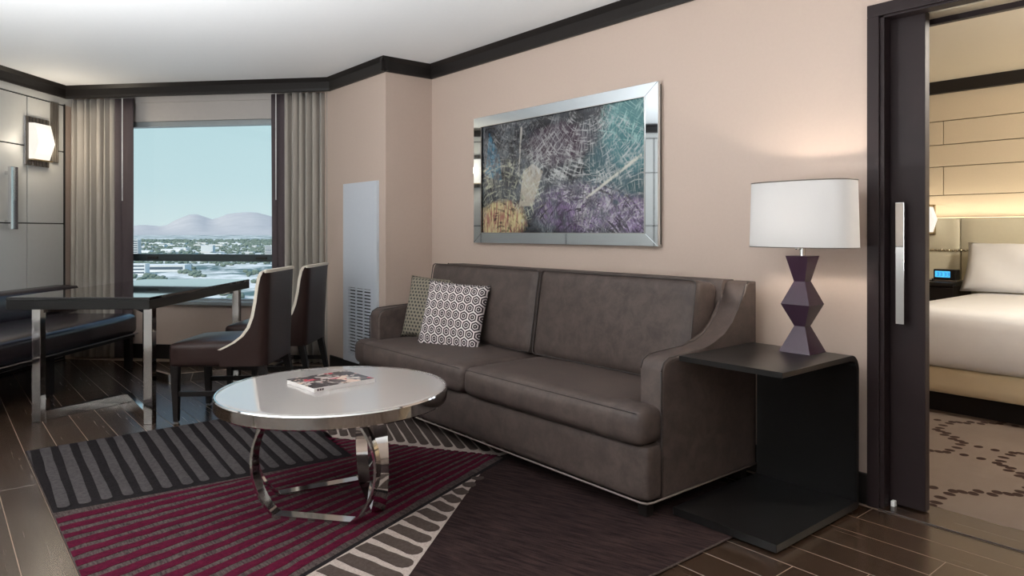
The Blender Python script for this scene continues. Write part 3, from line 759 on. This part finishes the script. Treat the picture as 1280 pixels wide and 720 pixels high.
def oval(a, b_, z, n=56, p=2.6):
    out = []
    for i in range(n):
        t = 2*math.pi*i/n; c, s_ = math.cos(t), math.sin(t)
        out.append((b_*math.copysign(abs(c)**(2/p), c), a*math.copysign(abs(s_)**(2/p), s_), z))
    return out
SA, SBB = .222, .118
b = B().loft([oval(SA+.003, SBB+.003, .438), oval(SA-.004, SBB-.003, .71), oval(SA-.007, SBB-.006, .71), oval(SA, SBB, .438), oval(SA+.003, SBB+.003, .438)], caps=False); b.build('shade', 'shade', lp, True, 50)
B().tube(oval(SA-.004, SBB-.003, .711), .0025, 6, True).build('top_rim', 'bronze', lp, True)
B().tube(oval(SA+.002, SBB+.002, .438), .0022, 6, True).build('bottom_rim', 'bronze', lp, True)
b = B()
for k in range(3): 
    a = k*2*math.pi/3; p = oval(SA, SBB, .70, 3)[k]; b.tube([(0, 0, .66), (p[0]*.95, p[1]*.95, .69)], .002)
b.build('spider', 'bronze', lp)
point('lamp_glow', (0, 0, .56), LAMP_W, (1, .90, .78), .03, lp)

# ---------------------------------------------------------------- coffee table
CTZ = .482
ct = thing('coffee_table', 'round coffee table with white glass top and chrome hoop base', 'table', (1.343, 2.81, RT+.0021))
ZB = CTZ-RT-.0021; R_ = .482
def ringprof(rs, n=72): return [[(r*math.cos(2*math.pi*i/n), r*math.sin(2*math.pi*i/n), z) for i in range(n)] for r, z in rs]
B().loft(ringprof([(R_-.022, ZB-.014), (R_-.010, ZB-.014), (R_-.010, ZB-.002), (R_-.014, ZB), (R_-.03, ZB)])).build('glass_top', 'whiteglass', ct, True, 30)
B().loft(ringprof([(R_-.02, ZB-.055), (R_-.003, ZB-.055), (R_, ZB-.050), (R_, ZB-.006), (R_-.004, ZB-.001), (R_-.009, ZB-.001), (R_-.009, ZB-.02), (R_-.02, ZB-.02), (R_-.02, ZB-.055)]), caps=False).build('rim', 'chrome', ct, True, 30)
B().cyl((0, 0), R_-.021, ZB-.05, ZB-.016, 64).build('under_plate', 'steel', ct)
HZ = ZB-.050
def hoop(p, q, name='hoop_leg'):
    """flat-bar hoop standing on the floor chord p-q"""
    p = Vector(p)-Vector((1.343, 2.81)); q = Vector(q)-Vector((1.343, 2.81)); c = (p+q)/2; d = (q-p).normalized(); bh = (q-p).length/2
    cz = HZ*.5; Rr = math.hypot(bh, cz); wd = .026; t = .010
    a0 = math.atan2(-cz, bh); outer = []; inner = []
    for k in range(29):
        a = a0+(2*abs(a0))*k/28; outer.append((Rr*math.cos(a), cz+Rr*math.sin(a))); inner.append(((Rr-t)*math.cos(a)-.0, cz+(Rr-t)*math.sin(a)))
    right = list(zip(outer, inner))
    loop_o = [(x, z) for x, z in outer]+[(-x, z) for x, z in outer[::-1]]
    loop_i = [(x, min(max(z, t), HZ-t)) for x, z in inner]+[(-x, min(max(z, t), HZ-t)) for x, z in inner[::-1]]
    ang = math.atan2(d.y, d.x); n = len(loop_o); b = B(); V = []
    for yy in (-wd, wd):
        V.append([b.bm.verts.new((x, yy, z)) for x, z in loop_o]); V.append([b.bm.verts.new((x, yy, z)) for x, z in loop_i])
    for i in range(n):
        j = (i+1) % n
        b.bm.faces.new((V[0][i], V[0][j], V[2][j], V[2][i])); b.bm.faces.new((V[1][i], V[1][j], V[3][j], V[3][i]))
        b.bm.faces.new((V[0][i], V[0][j], V[1][j], V[1][i])); b.bm.faces.new((V[2][i], V[2][j], V[3][j], V[3][i]))
    return b.build(name, 'chrome', ct, True, 25, (c.x, c.y, 0), (0, 0, ang))
hoop((1.075, 2.775), (1.285, 2.515)); hoop((1.165, 2.985), (1.520, 2.925)); hoop((1.405, 2.545), (1.515, 2.865))
# magazine
mg = thing('magazine', 'glossy magazine with a portrait cover on the coffee table', 'magazine', (floor_pt(418, 481, CTZ).x, floor_pt(418, 481, CTZ).y, CTZ+.0005), 0)
v1 = floor_pt(393, 491, CTZ); v2 = floor_pt(468, 478, CTZ); mg.rotation_euler.z = math.atan2(v2.y-v1.y, v2.x-v1.x); 
mc = (v1+v2)/2; ml = (v2-v1).length; md = Vector((-(v2-v1).y, (v2-v1).x, 0)).normalized(); v0 = floor_pt(367, 478, CTZ); mdep = abs((v0-v1).dot(md)); mg.location = (mc.x, mc.y, CTZ+.0005)
B().box(-ml/2, ml/2, .003, mdep-.002, .0, .016).build('pages', 'paper', mg)
B().box(-ml/2-.001, ml/2+.001, 0, mdep, .016, .0175).build('cover', 'cover', mg)
sp = B().box(-ml/2-.001, ml/2+.001, -.001, .003, .0, .0175).build('spine', 'paper', mg)
b = B()
for k in range(3): b.box(-ml/2+.012+k*.011, -ml/2+.020+k*.011, -.0016, -.0009, .005, .013)
b.build('spine_lettering', 'ink', sp)

# ---------------------------------------------------------------- dining table
tr, td0, td1 = (-2.97, -2.125), 4.13, 5.70
tc_ = W((tr[0]+tr[1])/2, (td0+td1)/2)
dt = thing('dining_table', 'black glossy dining table on chrome legs', 'table', (tc_.x, tc_.y, 0), -A)
TW = (tr[1]-tr[0])/2; TL = (td1-td0)/2
B().box(-TW, TW, -TL, TL, .745, .762, .002, 1).build('glass_top', 'blackgloss', dt)
B().box(-TW, TW, -TL, TL, .690, .7445, .003, 1).build('top_frame', 'black', dt)
def lr(r, d): return (r-(tr[0]+tr[1])/2, d-(td0+td1)/2)
def bar(b, p, q, z0, z1, w_=.05):
    p = Vector(p); q = Vector(q); d = (q-p).normalized(); n = Vector((-d.y, d.x))*w_/2
    b.prism([tuple(p-n), tuple(q-n), tuple(q+n), tuple(p+n)], 'z', z0, z1, .001, 1); return b
for ends in (((-2.86, 4.255), (-2.165, 4.21), (-2.585, 4.75)), ((-2.90, 5.60), (-2.19, 5.60), (-2.60, 5.36))):
    L_, R2_, apex = [lr(*p) for p in ends]
    for p in (L_, R2_): B().box(p[0]-.026, p[0]+.026, p[1]-.026, p[1]+.026, 0, .689, .002, 1).build('leg', 'chrome', dt)
    for p in (L_, R2_):
        dx, dy = apex[0]-p[0], apex[1]-p[1]; ll = math.hypot(dx, dy)
        bar(B(), (p[0]+dx/ll*.037, p[1]+dy/ll*.037), apex, .001, .06, .034).build('floor_bar', 'chrome', dt)
        bar(B(), (p[0]+dx/ll*.037, p[1]+dy/ll*.037), apex, .655, .689, .045).build('top_bar', 'chrome', dt)
# ---------------------------------------------------------------- dining chairs
def make_chair():
    t = thing('dining_chair', '', 'chair')
    HW = .265
    seat_ = B().soft(-.215, .345, -HW+.006, HW-.006, .335, .478, .03, (.004, 0, .02), 8); seat_.build('seat', 'leather', t, True)
    prof = [(.335, .035), (.40, .037), (.435, .038), (.450, .005), (.475, -.045), (.515, -.10), (.565, -.138), (.63, -.163), (.72, -.182), (.81, -.195), (.865, -.208), (.893, -.222), (.902, -.245)]
    def xb(z): return -.238-.028*((z-.335)/.57)**1.3
    def U(z, xfr, w, back, rc=.06, n=6):
        pts = []; sx0 = xfr; x_c = back+rc; x_c = min(x_c, xfr-.001)
        for k in range(7): pts.append((sx0+(x_c-sx0)*k/6, w))
        for k in range(1, n+1): a = math.pi/2*k/n; pts.append((x_c-(x_c-back)*math.sin(a), w-rc+rc*math.cos(a)))
        for k in range(1, 8): pts.append((back, (w-rc)*(1-2*k/8)))
        pts += [(x, -y) for x, y in pts[:13][::-1]]
        return pts
    T = .036
    def hgt(z, y):  # top edge dips slightly towards the sides
        return z
    out = [[(x, y, hgt(z, y)) for x, y in U(z, xf_, HW, xb(z))] for z, xf_ in prof]
    inn = [[(x, y, hgt(z, y)) for x, y in U(z, max(xf_, xb(z)+T+.002), HW-T, xb(z)+T, .03)] for z, xf_ in prof]
    B().loft(out, caps=False, closed=False).build('outer_back', 'leather', t, True, 60)
    B().loft(inn, caps=False, closed=False).build('inner_back', 'leather', t, True, 60)
    # cream edge band: front rims and the top
    b = B()
    for idx in (0, -1):
        sgn = 1 if idx == 0 else -1; e = .003
        rows = []
        for k in range(len(prof)):
            o_ = Vector(out[k][idx]); i_ = Vector(inn[k][idx]); nrm = Vector((e*2, 0, e))
            rows.append([tuple(o_+Vector((0, sgn*e, 0))-Vector((.012, 0, 0))), tuple(o_+Vector((0, sgn*e, 0))+nrm), tuple(i_-Vector((0, sgn*e, 0))+nrm), tuple(i_-Vector((0, sgn*e, 0))-Vector((.012, 0, 0)))])
        rows = rows[2:]
        b.loft(rows, caps=True, closed=True)
    to = out[-1]; ti = inn[-1]
    rows = [[(to[k][0]+(-.003 if 6 < k < len(to)-7 else 0), to[k][1]*1.008, to[k][2]-.012), (to[k][0], to[k][1], to[k][2]+.005), (ti[k][0], ti[k][1], ti[k][2]+.005), (ti[k][0], ti[k][1], ti[k][2]-.012)] for k in range(len(to))]
    b.loft(rows, caps=True, closed=True)
    b.build('edge_band', 'cream', t, True, 45)
    for sx_, splay in ((.315, 0), (-.20, -.07)):
        for sy_ in (-.225, .225):
            q = B().loft([[(sx_+splay*(1-z/.34)+u*k, sy_+v*k, z) for u, v in ((-1, -1), (1, -1), (1, 1), (-1, 1))] for k, z in ((.014, .008), (.023, .345))]).build('leg', 'ebony', t)
            B().cyl((sx_+splay, sy_), .010, 0, .009, 10).build('glide', 'steel', q)
    for sy_ in (-.225, .225): B().box(-.245, .30, sy_-.009, sy_+.009, .155, .185, .002, 1).build('stretcher', 'ebony', t)
    B().box(-.0, .02, -.216, .216, .158, .182, .002, 1).build('stretcher', 'ebony', t)
    return t
ch = make_chair()
# forward of a chair (+x) points to -r in the camera frame
p = W(-1.70, 4.455); ch.location = (p.x, p.y, .0066); ch.rotation_euler = (0, math.radians(1.12), math.pi-A)
tag(ch, 'brown leather dining chair nearer the coffee table', 'chair', 'dining chairs')
c2_ = copy_tree(ch); p = W(-1.70, 5.26); c2_.location = (p.x, p.y, 0); c2_.rotation_euler = (0, 0, math.pi-A-.02)
tag(c2_, 'brown leather dining chair nearer the curtains', 'chair', 'dining chairs')
# ---------------------------------------------------------------- banquette bench on the left wall
bn = thing('bench', 'long dark leather banquette bench against the panelled wall', 'bench', (C2.x, C2.y, 0), LROT)
BE = -.36; BL = -3.4; 
B().soft(BL, BE, -.88, -.03, .285, .46, .05, (0, .0, .012), 10).build('seat', 'bench', bn, True)
B().soft(BL, BE+.22, -.235, -.035, .44, .685, .04, (0, .015, 0), 8).build('backrest', 'bench', bn, True)
B().box(BL, BE-.005, -.845, -.05, .255, .287, .003).build('frame', 'ebony', bn)
for x in (BE-.07, BE-1.05, BE-2.0, BL+.02):
    for y in (-.84, -.12): B().box(x, x+.05, y, y+.05, 0, .256, .003).build('leg', 'ebony', bn)
B().tube([(BL, -.882, .292), (BE-.02, -.882, .292)], .004).build('piping', 'paleweld', bn, True)
# left wall sconce
def lwpt(px, r=-4.05): return -(6.34-(-r)*FPX/(640-px))
sx0, sx1 = lwpt(28), lwpt(57)
sc = thing('wall_sconce', 'glowing glass wall sconce with a ribbed metal backplate', 'wall light', (C2.x+LDIR.x*-(sx0+sx1)/2, C2.y+LDIR.y*-(sx0+sx1)/2, 1.905), LROT)
hw = (sx1-sx0)/2
B().box(-hw, hw, -.012, -.001, -.205, .205, .002, 1).build('back_plate', 'steel', sc)
for k in range(7): xx = -hw+.02+k*(2*hw-.04)/6; B().box(xx-.013, xx+.013, -.020, -.012, -.203, .203, .002, 1).build('rib', 'bronze', sc)
B().loft([[(u*hw*.8, -v, z) for u, v in ((-1, .0215), (1, .0215), (.85, dp), (-.85, dp))] for z, dp in ((-.15, .05), (-.01, .098), (.15, .06))]).build('glass_shade', 'sconceglass', sc)
b = B(); b.box(-hw*.8, hw*.8, -.07, -.02, -.163, -.151, .002, 1); b.build('lower_gallery', 'brass', sc)
point('sconce_glow', (0, -.17, .0), SCONCE_W, (1, .88, .70), .06, sc)
# decorative bars
q = thing('trim_8', 'vertical ribbed bronze bar beside the wall sconce', 'trim', (C2.x, C2.y, 0), LROT, kind='structure')
a0, a1 = lwpt(59.5), lwpt(67.5)
for k in range(4): B().box(a0+(a1-a0)*k/4+.002, a0+(a1-a0)*(k+1)/4-.002, -.022, .0, 1.752, 2.278, .003, 1).build('rib', 'bronze', q)
# chrome pull handle on the panelled wall
mr = thing('pull_handle', 'tall chrome pull handle on the panelled wall', 'handle', (C2.x, C2.y, 0), LROT)
m1 = lwpt(10.5); m0 = lwpt(1.5)
B().box(m0, m1, -.075, -.048, 1.165, 1.665, .003).build('grip', 'chrome', mr)
for z in (1.21, 1.60): B().box((m0+m1)/2-.012, (m0+m1)/2+.012, -.05, -.0005, z, z+.03, .002).build('standoff', 'chrome', mr)
# ---------------------------------------------------------------- curtains
def curtain(label, sa, sb, dark_a, dark_b, seed, wand):
    """taupe drape between sa..sb, dark lining between dark_a..dark_b (metres along window wall)"""
    rnd = random.Random(seed)
    t = thing('curtain', label, 'curtain', (C2.x, C2.y, 0), WROT, 'curtains at the window')
    def sheet(name, a, b_, mat, amp, waves, yoff, lean):
        n = 26*waves; rows = []; ph = [rnd.uniform(-.5, .5) for _ in range(waves+2)]; am = [rnd.uniform(.6, 1.1) for _ in range(waves+2)]
        zl = [.015, .3, .7, 1.1, 1.5, 1.9, 2.2, CRB-.001]
        for side in (0, 1):
            for z in (zl if side == 0 else zl[::-1]):
                f = (CRB-z)/CRB; r = []
                for i in range(n+1):
                    u = i/n; k = u*waves; j = int(k)
                    aa = am[j]*(1-(k-j))+am[min(j+1, waves+1)]*(k-j)
                    q = math.pi*k+.25*math.sin(2.2*k+ph[1])+.3*f*math.sin(1.7*k+ph[2]*3)
                    y = yoff+amp*(1-2*aa*abs(math.sin(q))**.62)*(.85+.3*f)
                    x = a+(b_-a)*u+.004*math.sin(9*k+z*1.5)
                    r.append((x, y+side*.004, z))
                rows.append(r)
        rows.append(rows[0])
        b = B(); b.loft(rows, caps=False, closed=False); b.bm.faces.ensure_lookup_table()
        return b.build(name, mat, t, True)
    sheet('drape', sa, sb, 'drape', .046, max(4, int((sb-sa)/.058)), .066, 0)
    sheet('lining', dark_a, dark_b, 'lining', .010, 2, .070, .0)
    B().tube([(wand, -.002, CRB-.01), (wand, -.002, 1.42)], .005).build('wand', 'white', t, True)
S_ = lambda px: winwall(px, .06)[0]
curtain('taupe curtain with dark lining, beside the panelled wall', .01, S_(144), S_(140), S_(165), 3, winwall(153, 0)[0])
curtain('taupe curtain with dark lining, beside the vent panel', S_(355), WL-.02, S_(338), S_(357), 8, winwall(345, 0)[0])
# ---------------------------------------------------------------- vent panel
vp = thing('vent_panel', 'tall pale grey air vent panel with a louvred grille', 'vent', (2.64, 5.04, 0), math.radians(-90))
# local x = -y world, local y = +x world
X0, X1 = -(5.318-5.04), 5.04-4.76
lx0, lx1, lz0, lz1 = -(5.225-5.04), 5.04-4.855, .165, .70
b = B(); b.box(X0, lx0, -.022, -.001, .102, 1.535); b.box(lx1, X1, -.022, -.001, .102, 1.535); b.box(lx0, lx1, -.022, -.001, lz1, 1.535); b.box(lx0, lx1, -.022, -.001, .102, lz0)
b.build('plate', 'vent', vp)
B().box(lx0, lx1, -.004, -.001, lz0, lz1).build('duct', 'blackgap', vp)
sm = B().box(lx0, lx1, -.021, -.007, -.0065, .0065).mesh('slat')
nsl = 21
for k in range(nsl): link('slat', sm, 'vent', vp, (0, 0, lz0+(k+.5)*(lz1-lz0)/nsl))
for k in range(1, 3): xx = lx0+(lx1-lx0)*k/3; B().box(xx-.004, xx+.004, -.0215, -.01, lz0, lz1).build('divider', 'vent', vp)
# ---------------------------------------------------------------- painting
pt = thing('painting', 'abstract painting in a mirrored frame above the sofa', 'painting', (SX, 3.2265, 1.5115), math.radians(-90))
PW, PH = 1.652/2, .886/2; IW, IH = 1.466/2, .742/2
B().box(-PW+.01, PW-.01, -.02, -.001, -PH+.01, PH-.01).build('backing', 'blackgap', pt)
B().box(-IW, IW, -.030, -.0205, -IH, IH).build('canvas', 'art', pt)
def strip(pts): return B().prism(pts, 'y', -.042, -.0205, .0012, 1)
for pts in ([(-PW, -PH), (PW, -PH), (IW, -IH), (-IW, -IH)], [(-PW, PH), (-IW, IH), (IW, IH), (PW, PH)], [(-PW, -PH), (-IW, -IH), (-IW, IH), (-PW, PH)], [(PW, -PH), (PW, PH), (IW, IH), (IW, -IH)]):
    strip(pts).build('mirror_strip', 'mirror' if 'mirror' in M else 'chrome', pt)
for a, c_, z0, z1 in ((-IW-.005, IW+.005, -IH-.005, -IH), (-IW-.005, IW+.005, IH, IH+.005), (-IW-.005, -IW, -IH, IH), (IW, IW+.005, -IH, IH)):
    B().box(a, c_, -.046, -.030, z0, z1).build('inner_lip', 'chrome', pt)
# ---------------------------------------------------------------- added uplights, out of frame, to brighten the ceiling and upper walls
for x, y, watts, lab in ((-.50, 2.95, 165, 'added low bronze uplight at the left end of the bench, out of view'), (1.75, -.75, 22, 'added low bronze uplight facing the bedroom doorway, out of view'), (-1.2, .5, 145, 'added low bronze uplight against the wall opposite the sofa, out of view')):
    tl = thing('added_uplight', lab, 'lamp', (x, y, 0), 0, 'added uplights')
    B().cyl((0, 0), .14, 0, .02, 28, .12).build('base', 'bronze', tl, True, 40); B().cyl((0, 0), .014, .02, .74, 12).build('pole', 'bronze', tl, True, 40)
    B().loft(ringprof([(.02, .74), (.10, .77), (.165, .84), (.16, .84), (.095, .78), (.015, .755)], 32), caps=True).build('bowl', 'bronze', tl, True, 60)
    B().cyl((0, 0), .09, .785, .79, 24).build('bulb_disc', 'opal', tl)
    d = bpy.data.lights.new('uplight_glow', 'AREA'); d.shape = 'DISK'; d.size = .26; d.energy = watts*UP_K; d.color = (.945, .975, 1.0)
    o = bpy.data.objects.new('uplight_glow', d); COL.objects.link(o); o.parent = tl; o.location = (0, 0, .85); o.rotation_euler = (math.pi, 0, 0)
# ---------------------------------------------------------------- city outside
GZ = -60.0
g = NG('desert_city_ground'); o = g.xyz(); 
vo = g.N('ShaderNodeTexVoronoi'); g.put(vo.inputs['Vector'], g.obj()); vo.inputs['Scale'].default_value = .022
n1 = g.noise(.0016, 5, .6); n2 = g.noise(.03, 4, .65); n3 = g.noise(.006, 4, .6)
c = g.mix(g.step(n2, .4, .6), (.80, .77, .72), (.50, .52, .47))
c = g.mix(g.step(n3, .46, .56), c, (.11, .17, .16))
c = g.mix(g.step(vo.outputs['Color'] if False else g.noise(.055, 2, .5), .60, .66), c, (.72, .70, .68))
g.set(Base_Color=c, Roughness=.9, Specular_IOR_Level=.1); M['ground'] = g.mat
g = NG('haze_painted_rock'); n = g.noise(.0022, 8, .62); g.set(Base_Color=g.mix(n, (.40, .385, .38), (.58, .545, .515)), Roughness=1, Specular_IOR_Level=0); M['rock'] = g.mat  # distance haze is painted in by paling the rock colours
M['concrete'] = simple('pale_concrete', (.62, .60, .57), .8, var=.05, scale=.4)
M['whiteroof'] = simple('white_roofing', (.78, .77, .75), .7, var=.04, scale=.3)
M['darkglass'] = simple('dark_windows', (.10, .13, .16), .2, var=.1, scale=.5)
M['leafs'] = simple('tree_leaves', (.17, .21, .16), .9, var=.4, scale=.06)
def CW_(r, d, z): return W(r, d, z)
gp = [(-4200, 40), (4200, 40), (19000, 26000), (-19000, 26000)]
b = B(); b.bm.faces.new([b.bm.verts.new(W(r, d, GZ)) for r, d in gp])
struct(b.build('ground_plain', 'ground'), 'sunlit desert city plain far below the window', 'ground')
def ridge(name, label, d0, dep, prof, seed):
    """prof: (pixel x, pixel y) of the skyline at distance d0"""
    rnd = random.Random(seed); rows = []; NX = 150; px0, px1 = prof[0][0], prof[-1][0]
    def sky(px):
        for (a, ya), (c_, yc) in zip(prof, prof[1:]):
            if a <= px <= c_:
                t = (px-a)/(c_-a); t = t*t*(3-2*t)*.5+t*.5; return ya+(yc-ya)*t
        return prof[-1][1]
    wig = [[rnd.uniform(-1, 1) for _ in range(NX+1)] for _ in range(9)]
    b = B(); R = []
    for j in range(9):
        f = j/8; d = d0-dep*(1-f); row = []
        for i in range(NX+1):
            px = px0+(px1-px0)*i/NX; top = CH+(HY-sky(px))/FPX*d0; h = GZ+(top-GZ)*f**1.5
            h += wig[j][i]*(top-GZ)*.045*(1-abs(2*f-1)) + (wig[j][i//6]*(top-GZ)*.10)*f*(1-f)*2
            row.append(b.bm.verts.new(W((px-640)/FPX*d, d, h)))
        R.append(row)
    for a, c_ in zip(R, R[1:]):
        for i in range(NX): b.bm.faces.new((a[i], a[i+1], c_[i+1], c_[i]))
    # far side falls away so that the ridge has depth
    back = [b.bm.verts.new(W((px0+(px1-px0)*i/NX-640)/FPX*(d0+dep), d0+dep, GZ)) for i in range(NX+1)]
    for i in range(NX): b.bm.faces.new((R[-1][i], R[-1][i+1], back[i+1], back[i]))
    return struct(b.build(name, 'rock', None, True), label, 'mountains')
ridge('mountain_range', 'mountains with haze painted into their pale colour, beyond the city plain', 16000, 5000,
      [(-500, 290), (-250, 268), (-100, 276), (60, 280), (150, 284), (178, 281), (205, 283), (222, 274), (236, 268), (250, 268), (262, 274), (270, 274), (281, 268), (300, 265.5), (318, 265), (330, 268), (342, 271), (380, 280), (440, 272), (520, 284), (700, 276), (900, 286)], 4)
def at(px, d): return (px-640)/FPX*d
def tower(label, px, d, w_, dep, h, rows_, cols_, mat='concrete', name='tower_block', group=None):
    p = W(at(px, d), d, GZ); t = thing(name, label, 'building', p, -A+.15, group)
    B().box(-w_/2, w_/2, -dep/2, dep/2, 0, h).build('walls', mat, t)
    B().box(-w_/2-.3, w_/2+.3, -dep/2-.3, dep/2+.3, h, h+1.2).build('parapet', 'whiteroof', t)
    if rows_:
        me = B().box(-w_/2*.92, w_/2*.92, -dep/2-.15, -dep/2+.1, 0, h/rows_*.45).mesh('window_band')
        for k in range(rows_): link('window_band', me, 'darkglass', t, (0, 0, h*(k+.35)/rows_))
    return t
tower('slim beige tower block at the left edge of the window view', 167.5, 1500, 22, 20, 42, 9, 5)
tower('pale tower block in the distance by the right curtain', 336, 1750, 16, 16, 24, 5, 4)
tower('white stadium-like hall with a dark window band below the window rail', 205, 1080, 70, 34, 9, 1, 1, 'whiteroof', 'exhibition_hall')
tower('small white block beside the exhibition hall', 172, 1000, 26, 18, 14, 3, 1, 'whiteroof', 'office_block')
tower('blocky white hall in the distance at the middle of the window', 260, 2000, 32, 24, 20, 0, 0, 'whiteroof', 'warehouse')
rnd = random.Random(12)
lab = 'low pale flat-roofed building on the city plain'
spots = [(at(px, d), d, 40) for px, d in ((167.5, 1500), (336, 1750), (205, 1080), (172, 1000), (260, 2000))]
k = 0
while k < 46:
    px = rnd.uniform(120, 390); d = rnd.uniform(1450, 3600); wd = rnd.uniform(18, 60); r = at(px, d)
    if any(math.hypot(r-a_, d-b__) < c__+wd/2+14 for a_, b__, c__ in spots): continue
    spots.append((r, d, wd/2+14)); k += 1
    o = B().box(-wd/2, wd/2, -12, 12, 0, rnd.uniform(4, 9), .5, 1).build('low_building', 'whiteroof' if rnd.random() < .6 else 'concrete')
    o.location = W(r, d, GZ); o.rotation_euler.z = -A+rnd.uniform(-.3, .3)
    tag(o, lab, 'building', 'low pale buildings on the plain')
b = B(); 
ico = bmesh.new(); bmesh.ops.create_icosphere(ico, subdivisions=1, radius=1); IV = [v.co.copy() for v in ico.verts]; IF = [[v.index for v in f.verts] for f in ico.faces]; ico.free()
verts = []; faces = []
for k in range(11000):
    d = 620+rnd.random()**1.3*4200; px = rnd.uniform(-150, 620)
    if d < 1300 and math.sin(px*.09+d*.011)+math.sin(px*.031-d*.004) < .1: continue
    if any(math.hypot(at(px, d)-a_, d-b__) < c__+8 for a_, b__, c__ in spots): continue
    r = rnd.uniform(1.1, 2.6)*(1+d/2200); p = W(at(px, d), d, GZ+r*.6); n0 = len(verts)
    verts += [tuple(p+Vector((v.x*r*1.3, v.y*r*1.3, v.z*r*rnd.uniform(.7, 1)))) for v in IV]; faces += [[i+n0 for i in f] for f in IF]
me = bpy.data.meshes.new('city_trees'); me.from_pydata(verts, [], faces)
tag(link('city_trees', me, 'leafs'), 'scattered dark green trees between the far buildings', 'trees', kind='stuff')
